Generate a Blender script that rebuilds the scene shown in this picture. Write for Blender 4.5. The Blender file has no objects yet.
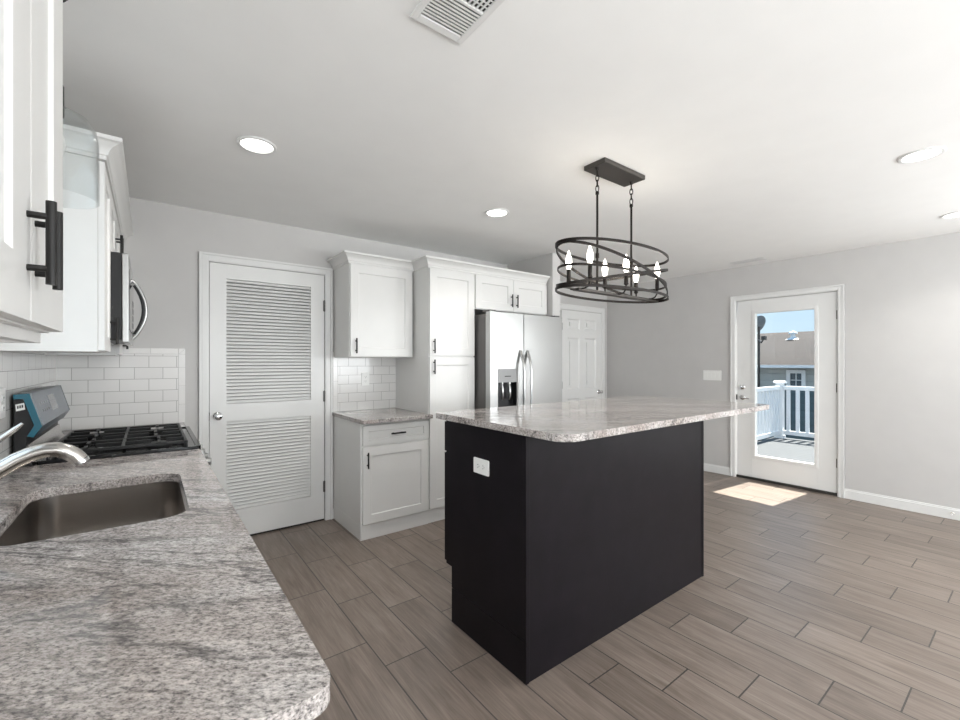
import bpy, bmesh, math, random
from mathutils import Vector, Matrix
random.seed(7)
PI = math.pi
SC = bpy.context.scene
COL = SC.collection

# ------------------------------------------------------------------ camera
FPX, HORIZON, YAW, CAM_H = 434.7, 362.0, math.radians(37.3), 1.345
cam_data = bpy.data.cameras.new('camera')
cam = bpy.data.objects.new('camera', cam_data)
COL.objects.link(cam)
cam.location = (0, 0, CAM_H)
cam.rotation_euler = (PI / 2, 0, -YAW)
cam_data.sensor_fit = 'HORIZONTAL'
cam_data.sensor_width = 36.0
cam_data.lens = 36.0 * FPX / 960.0
cam_data.shift_y = (HORIZON - 360.0) / 960.0
cam_data.clip_start = 0.02
cam_data.clip_end = 300
SC.camera = cam

# ------------------------------------------------------------------ world
world = bpy.data.worlds.new('sky')
SC.world = world
world.use_nodes = True
wn = world.node_tree
wn.nodes.clear()
w_out = wn.nodes.new('ShaderNodeOutputWorld')
w_bg = wn.nodes.new('ShaderNodeBackground')
w_tc = wn.nodes.new('ShaderNodeTexCoord')
w_sep = wn.nodes.new('ShaderNodeSeparateXYZ')
w_ramp = wn.nodes.new('ShaderNodeValToRGB')
w_ramp.color_ramp.elements[0].position = 0.0
w_ramp.color_ramp.elements[0].color = (0.66, 0.84, 0.98, 1)
w_ramp.color_ramp.elements[1].position = 0.6
w_ramp.color_ramp.elements[1].color = (0.40, 0.66, 1.0, 1)
wn.links.new(w_tc.outputs['Generated'], w_sep.inputs[0])
wn.links.new(w_sep.outputs['Z'], w_ramp.inputs[0])
wn.links.new(w_ramp.outputs[0], w_bg.inputs[0])
w_bg.inputs[1].default_value = 0.95
wn.links.new(w_bg.outputs[0], w_out.inputs[0])

# ------------------------------------------------------------------ sun and added daylight lamps
def lamp(name, kind, loc, energy, color=(1, 1, 1), parent=None, **kw):
    d = bpy.data.lights.new(name, kind)
    d.energy = energy
    d.color = color
    for k, v in kw.items():
        setattr(d, k, v)
    o = bpy.data.objects.new(name, d)
    COL.objects.link(o)
    o.location = loc
    if parent:
        o.parent = parent
    return o
sun = lamp('sun', 'SUN', (9, 1, 8), 17.0, (1.0, 0.95, 0.88), angle=0.009)
sun.rotation_euler = Vector((-0.9, 0.09, -1.895)).to_track_quat('-Z', 'Y').to_euler()
UP = 1.25  # upward tilt of the added lamps, brightens the ceiling
DAY = (0.97, 0.985, 1.0)
def daylight(loc, direction, w, h, energy):
    o = lamp('added_window_light', 'AREA', loc, energy, DAY, shape='RECTANGLE', size=w, size_y=h)
    o.rotation_euler = Vector(direction).to_track_quat('-Z', 'Y').to_euler()
daylight((1.55, -3.28, 1.45), (0, 1, UP), 1.8, 1.4, 100)       # added lamps at unseen windows behind and beside the camera
daylight((4.05, -3.28, 1.45), (0, 1, UP), 1.8, 1.4, 105)
daylight((5.56, -1.55, 1.45), (-1, 0, 0.5), 1.6, 1.4, 85)
daylight((-0.55, -1.75, 1.45), (1, 0, 0.7), 1.6, 1.4, 105)
daylight((-0.55, 1.70, 1.62), (1, 0, 0), 0.76, 0.92, 2.5)      # added lamp at the unseen window over the sink
SC.view_settings.view_transform = 'Standard'
SC.view_settings.look = 'None'
SC.view_settings.gamma = 1.0
SC.view_settings.use_curve_mapping = False
SC.view_settings.exposure = 0.25
SC.cycles.use_denoising = True
SC.cycles.max_bounces = 12
SC.cycles.diffuse_bounces = 6
SC.cycles.transparent_max_bounces = 16
SC.cycles.sample_clamp_indirect = 6.0
CAN_W, BULB_W = 4.2, 3.6

# ------------------------------------------------------------------ materials
def new_mat(name):
    m = bpy.data.materials.new(name)
    m.use_nodes = True
    nt = m.node_tree
    return m, nt, nt.nodes['Principled BSDF']
def plain(name, col, rough=0.5, metal=0.0, noise=0.03, nscale=6.0, spec=0.5, bump=0.0, bscale=200.0, coat=0.0):
    m, nt, b = new_mat(name)
    tc = nt.nodes.new('ShaderNodeTexCoord')
    nz = nt.nodes.new('ShaderNodeTexNoise')
    nz.inputs['Scale'].default_value = nscale
    nz.inputs['Detail'].default_value = 3
    nt.links.new(tc.outputs['Object'], nz.inputs['Vector'])
    rp = nt.nodes.new('ShaderNodeValToRGB')
    lo = [max(0, c * (1 - noise)) for c in col]
    hi = [min(1, c * (1 + noise)) for c in col]
    rp.color_ramp.elements[0].position, rp.color_ramp.elements[1].position = 0.3, 0.7
    rp.color_ramp.elements[0].color = (*lo, 1)
    rp.color_ramp.elements[1].color = (*hi, 1)
    nt.links.new(nz.outputs[0], rp.inputs[0])
    nt.links.new(rp.outputs[0], b.inputs['Base Color'])
    b.inputs['Roughness'].default_value = rough
    b.inputs['Metallic'].default_value = metal
    b.inputs['Specular IOR Level'].default_value = spec
    b.inputs['Coat Weight'].default_value = coat
    if bump:
        n2 = nt.nodes.new('ShaderNodeTexNoise')
        n2.inputs['Scale'].default_value = bscale
        nt.links.new(tc.outputs['Object'], n2.inputs['Vector'])
        bp = nt.nodes.new('ShaderNodeBump')
        bp.inputs['Strength'].default_value = bump
        bp.inputs['Distance'].default_value = 0.002
        nt.links.new(n2.outputs[0], bp.inputs['Height'])
        nt.links.new(bp.outputs[0], b.inputs['Normal'])
    return m
def mathn(nt, op, a, b=None):
    n = nt.nodes.new('ShaderNodeMath')
    n.operation = op
    for i, v in enumerate((a, b)):
        if v is None:
            continue
        if isinstance(v, (int, float)):
            n.inputs[i].default_value = v
        else:
            nt.links.new(v, n.inputs[i])
    return n.outputs[0]
def ramp(nt, src, stops):
    r = nt.nodes.new('ShaderNodeValToRGB')
    e = r.color_ramp.elements
    while len(e) < len(stops):
        e.new(0.5)
    for i, (p, c) in enumerate(stops):
        e[i].position = p
        e[i].color = (*c, 1) if len(c) == 3 else c
    nt.links.new(src, r.inputs[0])
    return r.outputs[0]
def mixc(nt, fac, a, b, mode='MIX'):
    n = nt.nodes.new('ShaderNodeMix')
    n.data_type = 'RGBA'
    n.blend_type = mode
    for sock, v in ((n.inputs[0], fac), (n.inputs[6], a), (n.inputs[7], b)):
        if isinstance(v, (int, float)):
            sock.default_value = v
        elif isinstance(v, tuple):
            sock.default_value = (*v, 1)
        else:
            nt.links.new(v, sock)
    return n.outputs[2]

def floor_mat():
    m, nt, b = new_mat('wood look plank tile')
    tc = nt.nodes.new('ShaderNodeTexCoord')
    sp = nt.nodes.new('ShaderNodeSeparateXYZ')
    nt.links.new(tc.outputs['Object'], sp.inputs[0])
    X, Y = sp.outputs[0], sp.outputs[1]
    PW, PL, ST = 0.2095, 0.615, 0.205
    u = mathn(nt, 'DIVIDE', mathn(nt, 'SUBTRACT', X, 0.622), PW)
    row = mathn(nt, 'FLOOR', u)
    fu = mathn(nt, 'FRACT', mathn(nt, 'ADD', u, 100.0))
    v = mathn(nt, 'DIVIDE', mathn(nt, 'ADD', mathn(nt, 'SUBTRACT', Y, 1.988), mathn(nt, 'MULTIPLY', row, ST)), PL)
    pid = mathn(nt, 'FLOOR', v)
    fv = mathn(nt, 'FRACT', mathn(nt, 'ADD', v, 100.0))
    du = mathn(nt, 'MULTIPLY', mathn(nt, 'MINIMUM', fu, mathn(nt, 'SUBTRACT', 1.0, fu)), PW)
    dv = mathn(nt, 'MULTIPLY', mathn(nt, 'MINIMUM', fv, mathn(nt, 'SUBTRACT', 1.0, fv)), PL)
    dist = mathn(nt, 'MINIMUM', du, dv)
    grout = mathn(nt, 'LESS_THAN', dist, 0.0030)
    cb = nt.nodes.new('ShaderNodeCombineXYZ')
    nt.links.new(row, cb.inputs[0])
    nt.links.new(pid, cb.inputs[1])
    wn_ = nt.nodes.new('ShaderNodeTexWhiteNoise')
    wn_.noise_dimensions = '3D'
    nt.links.new(cb.outputs[0], wn_.inputs['Vector'])
    rnd = wn_.outputs['Value']
    def grain(sx, sy, scale_off, detail, rough=0.6, dist_=0.0):
        c = nt.nodes.new('ShaderNodeCombineXYZ')
        nt.links.new(mathn(nt, 'ADD', mathn(nt, 'MULTIPLY', X, sx), mathn(nt, 'MULTIPLY', rnd, scale_off)), c.inputs[0])
        nt.links.new(mathn(nt, 'ADD', mathn(nt, 'MULTIPLY', Y, sy), mathn(nt, 'MULTIPLY', rnd, 37.0)), c.inputs[1])
        n = nt.nodes.new('ShaderNodeTexNoise')
        n.inputs['Scale'].default_value = 1.0
        n.inputs['Detail'].default_value = detail
        n.inputs['Roughness'].default_value = rough
        n.inputs['Distortion'].default_value = dist_
        nt.links.new(c.outputs[0], n.inputs['Vector'])
        return n.outputs[0]
    g1 = grain(34, 2.6, 91.0, 5, 0.65, 0.6)
    g2 = grain(150, 5.0, 53.0, 3)
    g3 = grain(7, 1.6, 17.0, 3, 0.5, 1.0)
    col = ramp(nt, g1, [(0.25, (0.150, 0.119, 0.100)), (0.5, (0.215, 0.177, 0.152)), (0.75, (0.275, 0.233, 0.203))])
    col = mixc(nt, 0.45, col, ramp(nt, g2, [(0.35, (0.36, 0.34, 0.33)), (0.65, (0.62, 0.61, 0.60))]), 'OVERLAY')
    col = mixc(nt, 0.4, col, ramp(nt, g3, [(0.35, (0.36, 0.35, 0.34)), (0.65, (0.6, 0.6, 0.6))]), 'OVERLAY')
    col = mixc(nt, 0.45, col, ramp(nt, rnd, [(0.0, (0.36, 0.35, 0.34)), (1.0, (0.62, 0.61, 0.60))]), 'OVERLAY')
    col = mixc(nt, grout, col, (0.055, 0.047, 0.042))
    nt.links.new(col, b.inputs['Base Color'])
    rr = nt.nodes.new('ShaderNodeMapRange')
    rr.inputs['To Min'].default_value = 0.30
    rr.inputs['To Max'].default_value = 0.46
    nt.links.new(g2, rr.inputs['Value'])
    nt.links.new(rr.outputs[0], b.inputs['Roughness'])
    b.inputs['Specular IOR Level'].default_value = 0.5
    h = mathn(nt, 'SUBTRACT', mathn(nt, 'ADD', mathn(nt, 'MULTIPLY', g2, 0.25), mathn(nt, 'MULTIPLY', g1, 0.25)), mathn(nt, 'MULTIPLY', grout, 0.9))
    bp = nt.nodes.new('ShaderNodeBump')
    bp.inputs['Strength'].default_value = 0.35
    bp.inputs['Distance'].default_value = 0.002
    nt.links.new(h, bp.inputs['Height'])
    nt.links.new(bp.outputs[0], b.inputs['Normal'])
    return m

def granite_mat(name='grey veined granite', ang=0.68):
    m, nt, b = new_mat(name)
    tc = nt.nodes.new('ShaderNodeTexCoord')
    rot = nt.nodes.new('ShaderNodeMapping')
    rot.inputs['Rotation'].default_value = (0, 0, ang)
    nt.links.new(tc.outputs['Object'], rot.inputs[0])
    def nz(scale, stretch, detail, rough=0.6, distort=0.0, off=0.0):
        mp = nt.nodes.new('ShaderNodeMapping')
        mp.inputs['Scale'].default_value = stretch
        mp.inputs['Location'].default_value = (off, off * 0.7, off * 0.3)
        nt.links.new(rot.outputs[0], mp.inputs[0])
        n = nt.nodes.new('ShaderNodeTexNoise')
        n.inputs['Scale'].default_value = scale
        n.inputs['Detail'].default_value = detail
        n.inputs['Roughness'].default_value = rough
        n.inputs['Distortion'].default_value = distort
        nt.links.new(mp.outputs[0], n.inputs['Vector'])
        return n.outputs[0]
    cloud = nz(3.0, (0.6, 1.8, 1.2), 4, 0.55, 0.6)
    streak = nz(95.0, (0.42, 1.1, 1.0), 4, 0.65, 0.5, 3.0)
    speck = nz(230.0, (0.6, 1.1, 1.0), 3, 0.65, 0.0, 7.0)
    vein = nz(2.0, (0.5, 2.4, 1.4), 5, 0.58, 0.7, 11.0)
    col = ramp(nt, cloud, [(0.3, (0.285, 0.248, 0.228)), (0.5, (0.37, 0.335, 0.315)), (0.7, (0.45, 0.425, 0.41))])
    col = mixc(nt, 0.75, col, ramp(nt, streak, [(0.30, (0.18, 0.175, 0.17)), (0.46, (0.47, 0.47, 0.47)), (0.64, (0.70, 0.70, 0.70))]), 'OVERLAY')
    col = mixc(nt, 0.95, col, ramp(nt, speck, [(0.34, (0.16, 0.16, 0.17)), (0.48, (0.5, 0.5, 0.5)), (0.64, (0.74, 0.74, 0.75))]), 'OVERLAY')
    vd = mathn(nt, 'ABSOLUTE', mathn(nt, 'SUBTRACT', vein, 0.5))
    vmask = ramp(nt, vd, [(0.0, (0.8, 0.8, 0.8)), (0.009, (0.5, 0.5, 0.5)), (0.022, (0, 0, 0))])
    vmask = mixc(nt, 0.8, vmask, ramp(nt, streak, [(0.42, (1, 1, 1)), (0.65, (0.3, 0.3, 0.3))]), 'MULTIPLY')
    col = mixc(nt, vmask, col, (0.07, 0.065, 0.065))
    nt.links.new(col, b.inputs['Base Color'])
    b.inputs['Roughness'].default_value = 0.09
    b.inputs['Specular IOR Level'].default_value = 0.5
    return m

def tile_mat(axis):
    m, nt, b = new_mat('white subway tile ' + axis)
    tc = nt.nodes.new('ShaderNodeTexCoord')
    sp = nt.nodes.new('ShaderNodeSeparateXYZ')
    nt.links.new(tc.outputs['Object'], sp.inputs[0])
    cb = nt.nodes.new('ShaderNodeCombineXYZ')
    nt.links.new(sp.outputs['X' if axis == 'x' else 'Y'], cb.inputs[0])
    nt.links.new(mathn(nt, 'SUBTRACT', sp.outputs['Z'], 0.915), cb.inputs[1])
    br = nt.nodes.new('ShaderNodeTexBrick')
    br.offset = 0.5
    br.inputs['Scale'].default_value = 1.0
    br.inputs['Brick Width'].default_value = 0.155
    br.inputs['Row Height'].default_value = 0.0785
    br.inputs['Mortar Size'].default_value = 0.0018
    br.inputs['Mortar Smooth'].default_value = 0.2
    br.inputs['Color1'].default_value = (0.76, 0.75, 0.735, 1)
    br.inputs['Color2'].default_value = (0.72, 0.71, 0.695, 1)
    br.inputs['Mortar'].default_value = (0.40, 0.39, 0.375, 1)
    nt.links.new(cb.outputs[0], br.inputs['Vector'])
    nt.links.new(br.outputs['Color'], b.inputs['Base Color'])
    b.inputs['Roughness'].default_value = 0.16
    bp = nt.nodes.new('ShaderNodeBump')
    bp.inputs['Strength'].default_value = 0.5
    bp.inputs['Distance'].default_value = 0.002
    bp.invert = True
    nt.links.new(br.outputs['Fac'], bp.inputs['Height'])
    nt.links.new(bp.outputs[0], b.inputs['Normal'])
    return m

def steel_mat(name, col=(0.44, 0.44, 0.435), rough=0.30, stretch=(3, 3, 300)):
    m, nt, b = new_mat(name)
    tc = nt.nodes.new('ShaderNodeTexCoord')
    mp = nt.nodes.new('ShaderNodeMapping')
    mp.inputs['Scale'].default_value = stretch
    nt.links.new(tc.outputs['Object'], mp.inputs[0])
    n = nt.nodes.new('ShaderNodeTexNoise')
    n.inputs['Scale'].default_value = 2.0
    n.inputs['Detail'].default_value = 3
    nt.links.new(mp.outputs[0], n.inputs['Vector'])
    rr = nt.nodes.new('ShaderNodeMapRange')
    rr.inputs['To Min'].default_value = rough * 0.94
    rr.inputs['To Max'].default_value = rough * 1.08
    nt.links.new(n.outputs[0], rr.inputs['Value'])
    nt.links.new(rr.outputs[0], b.inputs['Roughness'])
    b.inputs['Base Color'].default_value = (*col, 1)
    b.inputs['Metallic'].default_value = 1.0
    bp = nt.nodes.new('ShaderNodeBump')
    bp.inputs['Strength'].default_value = 0.012
    bp.inputs['Distance'].default_value = 0.0006
    nt.links.new(n.outputs[0], bp.inputs['Height'])
    nt.links.new(bp.outputs[0], b.inputs['Normal'])
    return m

def glass_mat(name, tint=(0.97, 0.985, 0.98), ior=1.45, rough=0.0):
    m = bpy.data.materials.new(name)
    m.use_nodes = True
    nt = m.node_tree
    nt.nodes.clear()
    out = nt.nodes.new('ShaderNodeOutputMaterial')
    tr = nt.nodes.new('ShaderNodeBsdfTransparent')
    tr.inputs[0].default_value = (*tint, 1)
    gl = nt.nodes.new('ShaderNodeBsdfGlossy')
    gl.inputs['Roughness'].default_value = rough
    fr = nt.nodes.new('ShaderNodeFresnel')
    fr.inputs['IOR'].default_value = ior
    mx = nt.nodes.new('ShaderNodeMixShader')
    ge = nt.nodes.new('ShaderNodeNewGeometry')
    io = nt.nodes.new('ShaderNodeMix')
    io.data_type = 'FLOAT'
    io.inputs[2].default_value = ior
    io.inputs[3].default_value = 1.0 / ior
    nt.links.new(ge.outputs['Backfacing'], io.inputs[0])
    nt.links.new(io.outputs[0], fr.inputs['IOR'])
    nt.links.new(fr.outputs[0], mx.inputs[0])
    nt.links.new(tr.outputs[0], mx.inputs[1])
    nt.links.new(gl.outputs[0], mx.inputs[2])
    nt.links.new(mx.outputs[0], out.inputs[0])
    return m
def emit_mat(name, col, strength):
    m, nt, b = new_mat(name)
    b.inputs['Base Color'].default_value = (0.9, 0.9, 0.88, 1)
    b.inputs['Emission Color'].default_value = (*col, 1)
    b.inputs['Emission Strength'].default_value = strength
    return m
def siding_mat(name='sage lap siding', k=1.0):
    m, nt, b = new_mat(name)
    tc = nt.nodes.new('ShaderNodeTexCoord')
    sp = nt.nodes.new('ShaderNodeSeparateXYZ')
    nt.links.new(tc.outputs['Object'], sp.inputs[0])
    f = mathn(nt, 'FRACT', mathn(nt, 'ADD', mathn(nt, 'DIVIDE', sp.outputs['Z'], 0.2), 100.0))
    col = ramp(nt, f, [(0.0, (0.20 * k, 0.225 * k, 0.215 * k)), (0.06, (0.38 * k * k ** 0.3, 0.41 * k, 0.41 * k ** 0.9)), (1.0, (0.42 * k * k ** 0.3, 0.45 * k, 0.45 * k ** 0.9))])
    nt.links.new(col, b.inputs['Base Color'])
    b.inputs['Roughness'].default_value = 0.6
    bp = nt.nodes.new('ShaderNodeBump')
    bp.inputs['Distance'].default_value = 0.02
    nt.links.new(f, bp.inputs['Height'])
    nt.links.new(bp.outputs[0], b.inputs['Normal'])
    return m
def shingle_mat():
    m, nt, b = new_mat('weathered brown shingles')
    tc = nt.nodes.new('ShaderNodeTexCoord')
    sp = nt.nodes.new('ShaderNodeSeparateXYZ')
    nt.links.new(tc.outputs['Object'], sp.inputs[0])
    cb = nt.nodes.new('ShaderNodeCombineXYZ')
    nt.links.new(sp.outputs['Y'], cb.inputs[0])
    nt.links.new(sp.outputs['X'], cb.inputs[1])
    br = nt.nodes.new('ShaderNodeTexBrick')
    br.inputs['Scale'].default_value = 1.0
    br.inputs['Brick Width'].default_value = 0.3
    br.inputs['Row Height'].default_value = 0.16
    br.inputs['Mortar Size'].default_value = 0.012
    br.inputs['Color1'].default_value = (0.026, 0.019, 0.0165, 1)
    br.inputs['Color2'].default_value = (0.016, 0.012, 0.0115, 1)
    br.inputs['Mortar'].default_value = (0.012, 0.009, 0.008, 1)
    nt.links.new(cb.outputs[0], br.inputs['Vector'])
    n = nt.nodes.new('ShaderNodeTexNoise')
    n.inputs['Scale'].default_value = 0.9
    n.inputs['Detail'].default_value = 5
    nt.links.new(tc.outputs['Object'], n.inputs['Vector'])
    msk = ramp(nt, n.outputs[0], [(0.55, (0, 0, 0)), (0.68, (0.7, 0.7, 0.7))])
    col = mixc(nt, msk, br.outputs['Color'], (0.055, 0.026, 0.016))
    nt.links.new(col, b.inputs['Base Color'])
    b.inputs['Roughness'].default_value = 0.9
    return m

M = {}
M['wall'] = plain('light grey wall paint', (0.56, 0.55, 0.54), 0.6, noise=0.015, bump=0.05)
M['ceiling'] = plain('white ceiling paint', (0.87, 0.87, 0.86), 0.8, noise=0.01, bump=0.05)
M['trim'] = plain('white trim paint', (0.76, 0.76, 0.75), 0.35, noise=0.01)
M['cab'] = plain('white cabinet paint', (0.73, 0.725, 0.71), 0.4, noise=0.012)
M['gap'] = plain('shadow gap board', (0.25, 0.245, 0.24), 0.7)
M['floor'] = floor_mat()
M['granite'] = granite_mat()
M['tile_x'] = tile_mat('x')
M['tile_y'] = tile_mat('y')
M['tile_trim'] = plain('white glazed trim tile', (0.76, 0.75, 0.735), 0.16, noise=0.02, nscale=14)
M['espresso'] = plain('espresso stained wood', (0.0070, 0.0054, 0.0074), 0.42, noise=0.25, nscale=9, spec=0.16)
M['steel'] = steel_mat('brushed stainless steel')
M['steel_sink'] = steel_mat('satin stainless basin', (0.40, 0.37, 0.345), 0.24, (60, 60, 2))
M['steel_dark'] = plain('charcoal painted steel', (0.12, 0.115, 0.11), 0.42, metal=0.3)
M['nickel'] = plain('satin nickel', (0.62, 0.60, 0.57), 0.2, metal=1.0)
M['dark_nickel'] = plain('dark brushed nickel', (0.16, 0.155, 0.15), 0.4, metal=0.8)
M['chrome'] = plain('polished chrome', (0.72, 0.72, 0.72), 0.07, metal=1.0)
M['black_metal'] = plain('matte black metal', (0.012, 0.011, 0.0105), 0.45, noise=0.1, spec=0.3)
M['bronze'] = plain('dark bronze metal', (0.017, 0.0135, 0.0115), 0.42, metal=0.7, noise=0.15)
M['canopy'] = plain('brushed dark bronze canopy', (0.075, 0.068, 0.062), 0.45, metal=0.6, noise=0.1)
M['enamel'] = plain('black enamel', (0.005, 0.005, 0.006), 0.08)
M['iron'] = plain('cast iron', (0.006, 0.006, 0.006), 0.4, spec=0.3)
M['black_plastic'] = plain('black plastic', (0.011, 0.011, 0.012), 0.35, spec=0.35)
M['black_glass'] = plain('black glass', (0.008, 0.008, 0.009), 0.04)
M['grey_plastic'] = plain('grey plastic', (0.27, 0.27, 0.27), 0.35)
M['white_plastic'] = plain('white plastic', (0.84, 0.84, 0.82), 0.3, noise=0.005)
M['slot'] = plain('dark slot', (0.03, 0.03, 0.03), 0.6)
M['teal'] = plain('teal protective film', (0.016, 0.115, 0.165), 0.25, noise=0.08)
M['film'] = plain('grey blue protective film', (0.065, 0.092, 0.125), 0.3, noise=0.08, nscale=20)
M['film_dark'] = plain('display under film', (0.03, 0.042, 0.06), 0.2)
M['glass'] = glass_mat('window glass')
M['shade_glass'] = glass_mat('clear lamp glass', (0.93, 0.94, 0.94), 1.5)
M['lens'] = emit_mat('lit frosted lens', (1.0, 0.98, 0.94), 4.0)
M['bulb'] = emit_mat('lit candle bulb', (1.0, 0.93, 0.82), 6.0)
M['vinyl'] = plain('white vinyl', (0.78, 0.80, 0.82), 0.4, noise=0.01)
M['deck'] = plain('pale grey decking', (0.066, 0.072, 0.078), 0.7, noise=0.05)
M['rubber'] = plain('dark rubber sweep', (0.03, 0.027, 0.024), 0.6)
M['siding'] = siding_mat()
M['siding_dark'] = siding_mat('dark lap siding', 0.28)
M['shingle'] = shingle_mat()
M['lawn'] = plain('gravel', (0.055, 0.055, 0.055), 0.9, noise=0.4, nscale=3)
M['dish'] = plain('dark grey dish', (0.11, 0.14, 0.16), 0.5)
M['pane_dark'] = plain('dark window pane', (0.06, 0.08, 0.10), 0.1)

# ------------------------------------------------------------------ mesh helpers
class MB:
    def __init__(self):
        self.v, self.f = [], []
    def add(self, vs, fs):
        n = len(self.v)
        self.v += [tuple(p) for p in vs]
        self.f += [tuple(i + n for i in f) for f in fs]
        return self
    def box(self, x0, x1, y0, y1, z0, z1):
        x0, x1 = min(x0, x1), max(x0, x1); y0, y1 = min(y0, y1), max(y0, y1); z0, z1 = min(z0, z1), max(z0, z1)
        return self.add([(x0, y0, z0), (x1, y0, z0), (x1, y1, z0), (x0, y1, z0), (x0, y0, z1), (x1, y0, z1), (x1, y1, z1), (x0, y1, z1)],
                        [(3, 2, 1, 0), (4, 5, 6, 7), (0, 1, 5, 4), (1, 2, 6, 5), (2, 3, 7, 6), (3, 0, 4, 7)])
    def prism(self, poly, axis, a0, a1):
        """poly: 2D points; axis 'x': (y,z) / 'y': (x,z) / 'z': (x,y)"""
        mk = {'x': lambda p, a: (a, p[0], p[1]), 'y': lambda p, a: (p[0], a, p[1]), 'z': lambda p, a: (p[0], p[1], a)}[axis]
        n = len(poly)
        return self.add([mk(p, a0) for p in poly] + [mk(p, a1) for p in poly],
                        [tuple(range(n - 1, -1, -1)), tuple(range(n, 2 * n))] + [(i, (i + 1) % n, n + (i + 1) % n, n + i) for i in range(n)])
    def cyl(self, p0, p1, r0, r1=None, n=20, caps=True):
        r1 = r0 if r1 is None else r1
        return self.tube([p0, p1], [r0, r1], n, caps=caps)
    def tube(self, pts, r, n=12, closed=False, caps=True, flat=1.0, up=None):
        """sweep of a circle (or an ellipse, flat<1) along pts"""
        pts = [Vector(p) for p in pts]
        k = len(pts)
        rs = r if isinstance(r, (list, tuple)) else [r] * k
        tang = []
        for i in range(k):
            a = pts[(i - 1) % k] if (closed or i > 0) else pts[i]
            b = pts[(i + 1) % k] if (closed or i < k - 1) else pts[i]
            tang.append((b - a).normalized())
        if up is None:
            up = Vector((0, 0, 1)) if abs(tang[0].z) < 0.9 else Vector((1, 0, 0))
        u = Vector(up)
        rings = []
        for i in range(k):
            t = tang[i]
            u = (u - t * u.dot(t))
            u = u.normalized() if u.length > 1e-6 else t.orthogonal().normalized()
            w = t.cross(u)
            rings.append([pts[i] + u * (math.cos(2 * PI * j / n) * rs[i]) + w * (math.sin(2 * PI * j / n) * rs[i] * flat) for j in range(n)])
        vs = [p for rg in rings for p in rg]
        fs = []
        for i in range(k if closed else k - 1):
            a, b = i * n, ((i + 1) % k) * n
            for j in range(n):
                fs.append((a + j, a + (j + 1) % n, b + (j + 1) % n, b + j))
        if caps and not closed:
            fs.append(tuple(range(n - 1, -1, -1)))
            fs.append(tuple((k - 1) * n + j for j in range(n)))
        return self.add(vs, fs)
    def lathe(self, prof, c=(0, 0, 0), n=32, axis='z', closed=False):
        """prof: (radius, height) pairs"""
        vs, fs = [], []
        for (r, h) in prof:
            for j in range(n):
                a = 2 * PI * j / n
                x, y = r * math.cos(a), r * math.sin(a)
                p = {'z': (x, y, h), 'y': (x, h, -y), 'x': (h, x, y)}[axis]
                vs.append((c[0] + p[0], c[1] + p[1], c[2] + p[2]))
        k = len(prof)
        for i in range(k if closed else k - 1):
            for j in range(n):
                a, b = i * n, ((i + 1) % k) * n
                fs.append((a + j, a + (j + 1) % n, b + (j + 1) % n, b + j))
        if not closed:
            if prof[0][0] > 1e-6:
                fs.append(tuple(range(n - 1, -1, -1)))
            if prof[-1][0] > 1e-6:
                fs.append(tuple((k - 1) * n + j for j in range(n)))
        return self.add(vs, fs)
    def band(self, fn, w, h, n=96):
        """closed flat band: fn(t) centre point, rectangular section w thick, h tall"""
        vs, fs = [], []
        for i in range(n):
            t = 2 * PI * i / n
            p, q = Vector(fn(t)), Vector(fn(t + 0.01))
            tg = (q - p).normalized()
            o = tg.cross(Vector((0, 0, 1))).normalized()
            u = o.cross(tg).normalized()
            for a, b in ((-w / 2, -h / 2), (w / 2, -h / 2), (w / 2, h / 2), (-w / 2, h / 2)):
                vs.append(p + o * a + u * b)
        for i in range(n):
            a, b = i * 4, ((i + 1) % n) * 4
            for j in range(4):
                fs.append((a + j, a + (j + 1) % 4, b + (j + 1) % 4, b + j))
        return self.add(vs, fs)
    def sweep(self, path, prof):
        """mouldings: path of XY points (outward = right-hand side of travel), prof of (out, z) points, mitred corners"""
        n = len(path)
        vs, fs = [], []
        P = [Vector((p[0], p[1])) for p in path]
        for i in range(n):
            def nrm(a, b):
                d = (b - a).normalized()
                return Vector((d.y, -d.x))
            if i == 0:
                m = nrm(P[0], P[1])
            elif i == n - 1:
                m = nrm(P[-2], P[-1])
            else:
                a, b = nrm(P[i - 1], P[i]), nrm(P[i], P[i + 1])
                m = (a + b) / (1 + a.dot(b))
            for (o, z) in prof:
                q = P[i] + m * o
                vs.append((q.x, q.y, z))
        k = len(prof)
        for i in range(n - 1):
            for j in range(k):
                fs.append((i * k + j, i * k + (j + 1) % k, (i + 1) * k + (j + 1) % k, (i + 1) * k + j))
        fs.append(tuple(range(k - 1, -1, -1)))
        fs.append(tuple((n - 1) * k + j for j in range(k)))
        return self.add(vs, fs)
    def slab(self, outer, holes, z0, z1):
        bm = bmesh.new()
        loops = []
        for lp in [outer] + holes:
            vs = [bm.verts.new((p[0], p[1], z1)) for p in lp]
            for i in range(len(vs)):
                bm.edges.new((vs[i], vs[(i + 1) % len(vs)]))
            loops.append(lp)
        bmesh.ops.triangle_fill(bm, use_beauty=True, use_dissolve=False, edges=bm.edges[:])
        bm.verts.index_update()
        top = [tuple(v.co) for v in bm.verts]
        tri = [tuple(v.index for v in f.verts) for f in bm.faces]
        up = []
        for t in tri:
            a, b, c = (Vector(top[i]) for i in t)
            up.append(t if (b - a).cross(c - a).z > 0 else t[::-1])
        bm.free()
        n = len(top)
        vs = top + [(p[0], p[1], z0) for p in top]
        fs = up + [tuple(i + n for i in t[::-1]) for t in up]
        s = 0
        for lp in loops:
            k = len(lp)
            area = sum(lp[i][0] * lp[(i + 1) % k][1] - lp[(i + 1) % k][0] * lp[i][1] for i in range(k))
            outerloop = lp is outer
            for i in range(k):
                a, b = s + i, s + (i + 1) % k
                q = (b, a, a + n, b + n)
                if (area > 0) != outerloop:
                    q = q[::-1]
                fs.append(q)
            s += k
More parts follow.
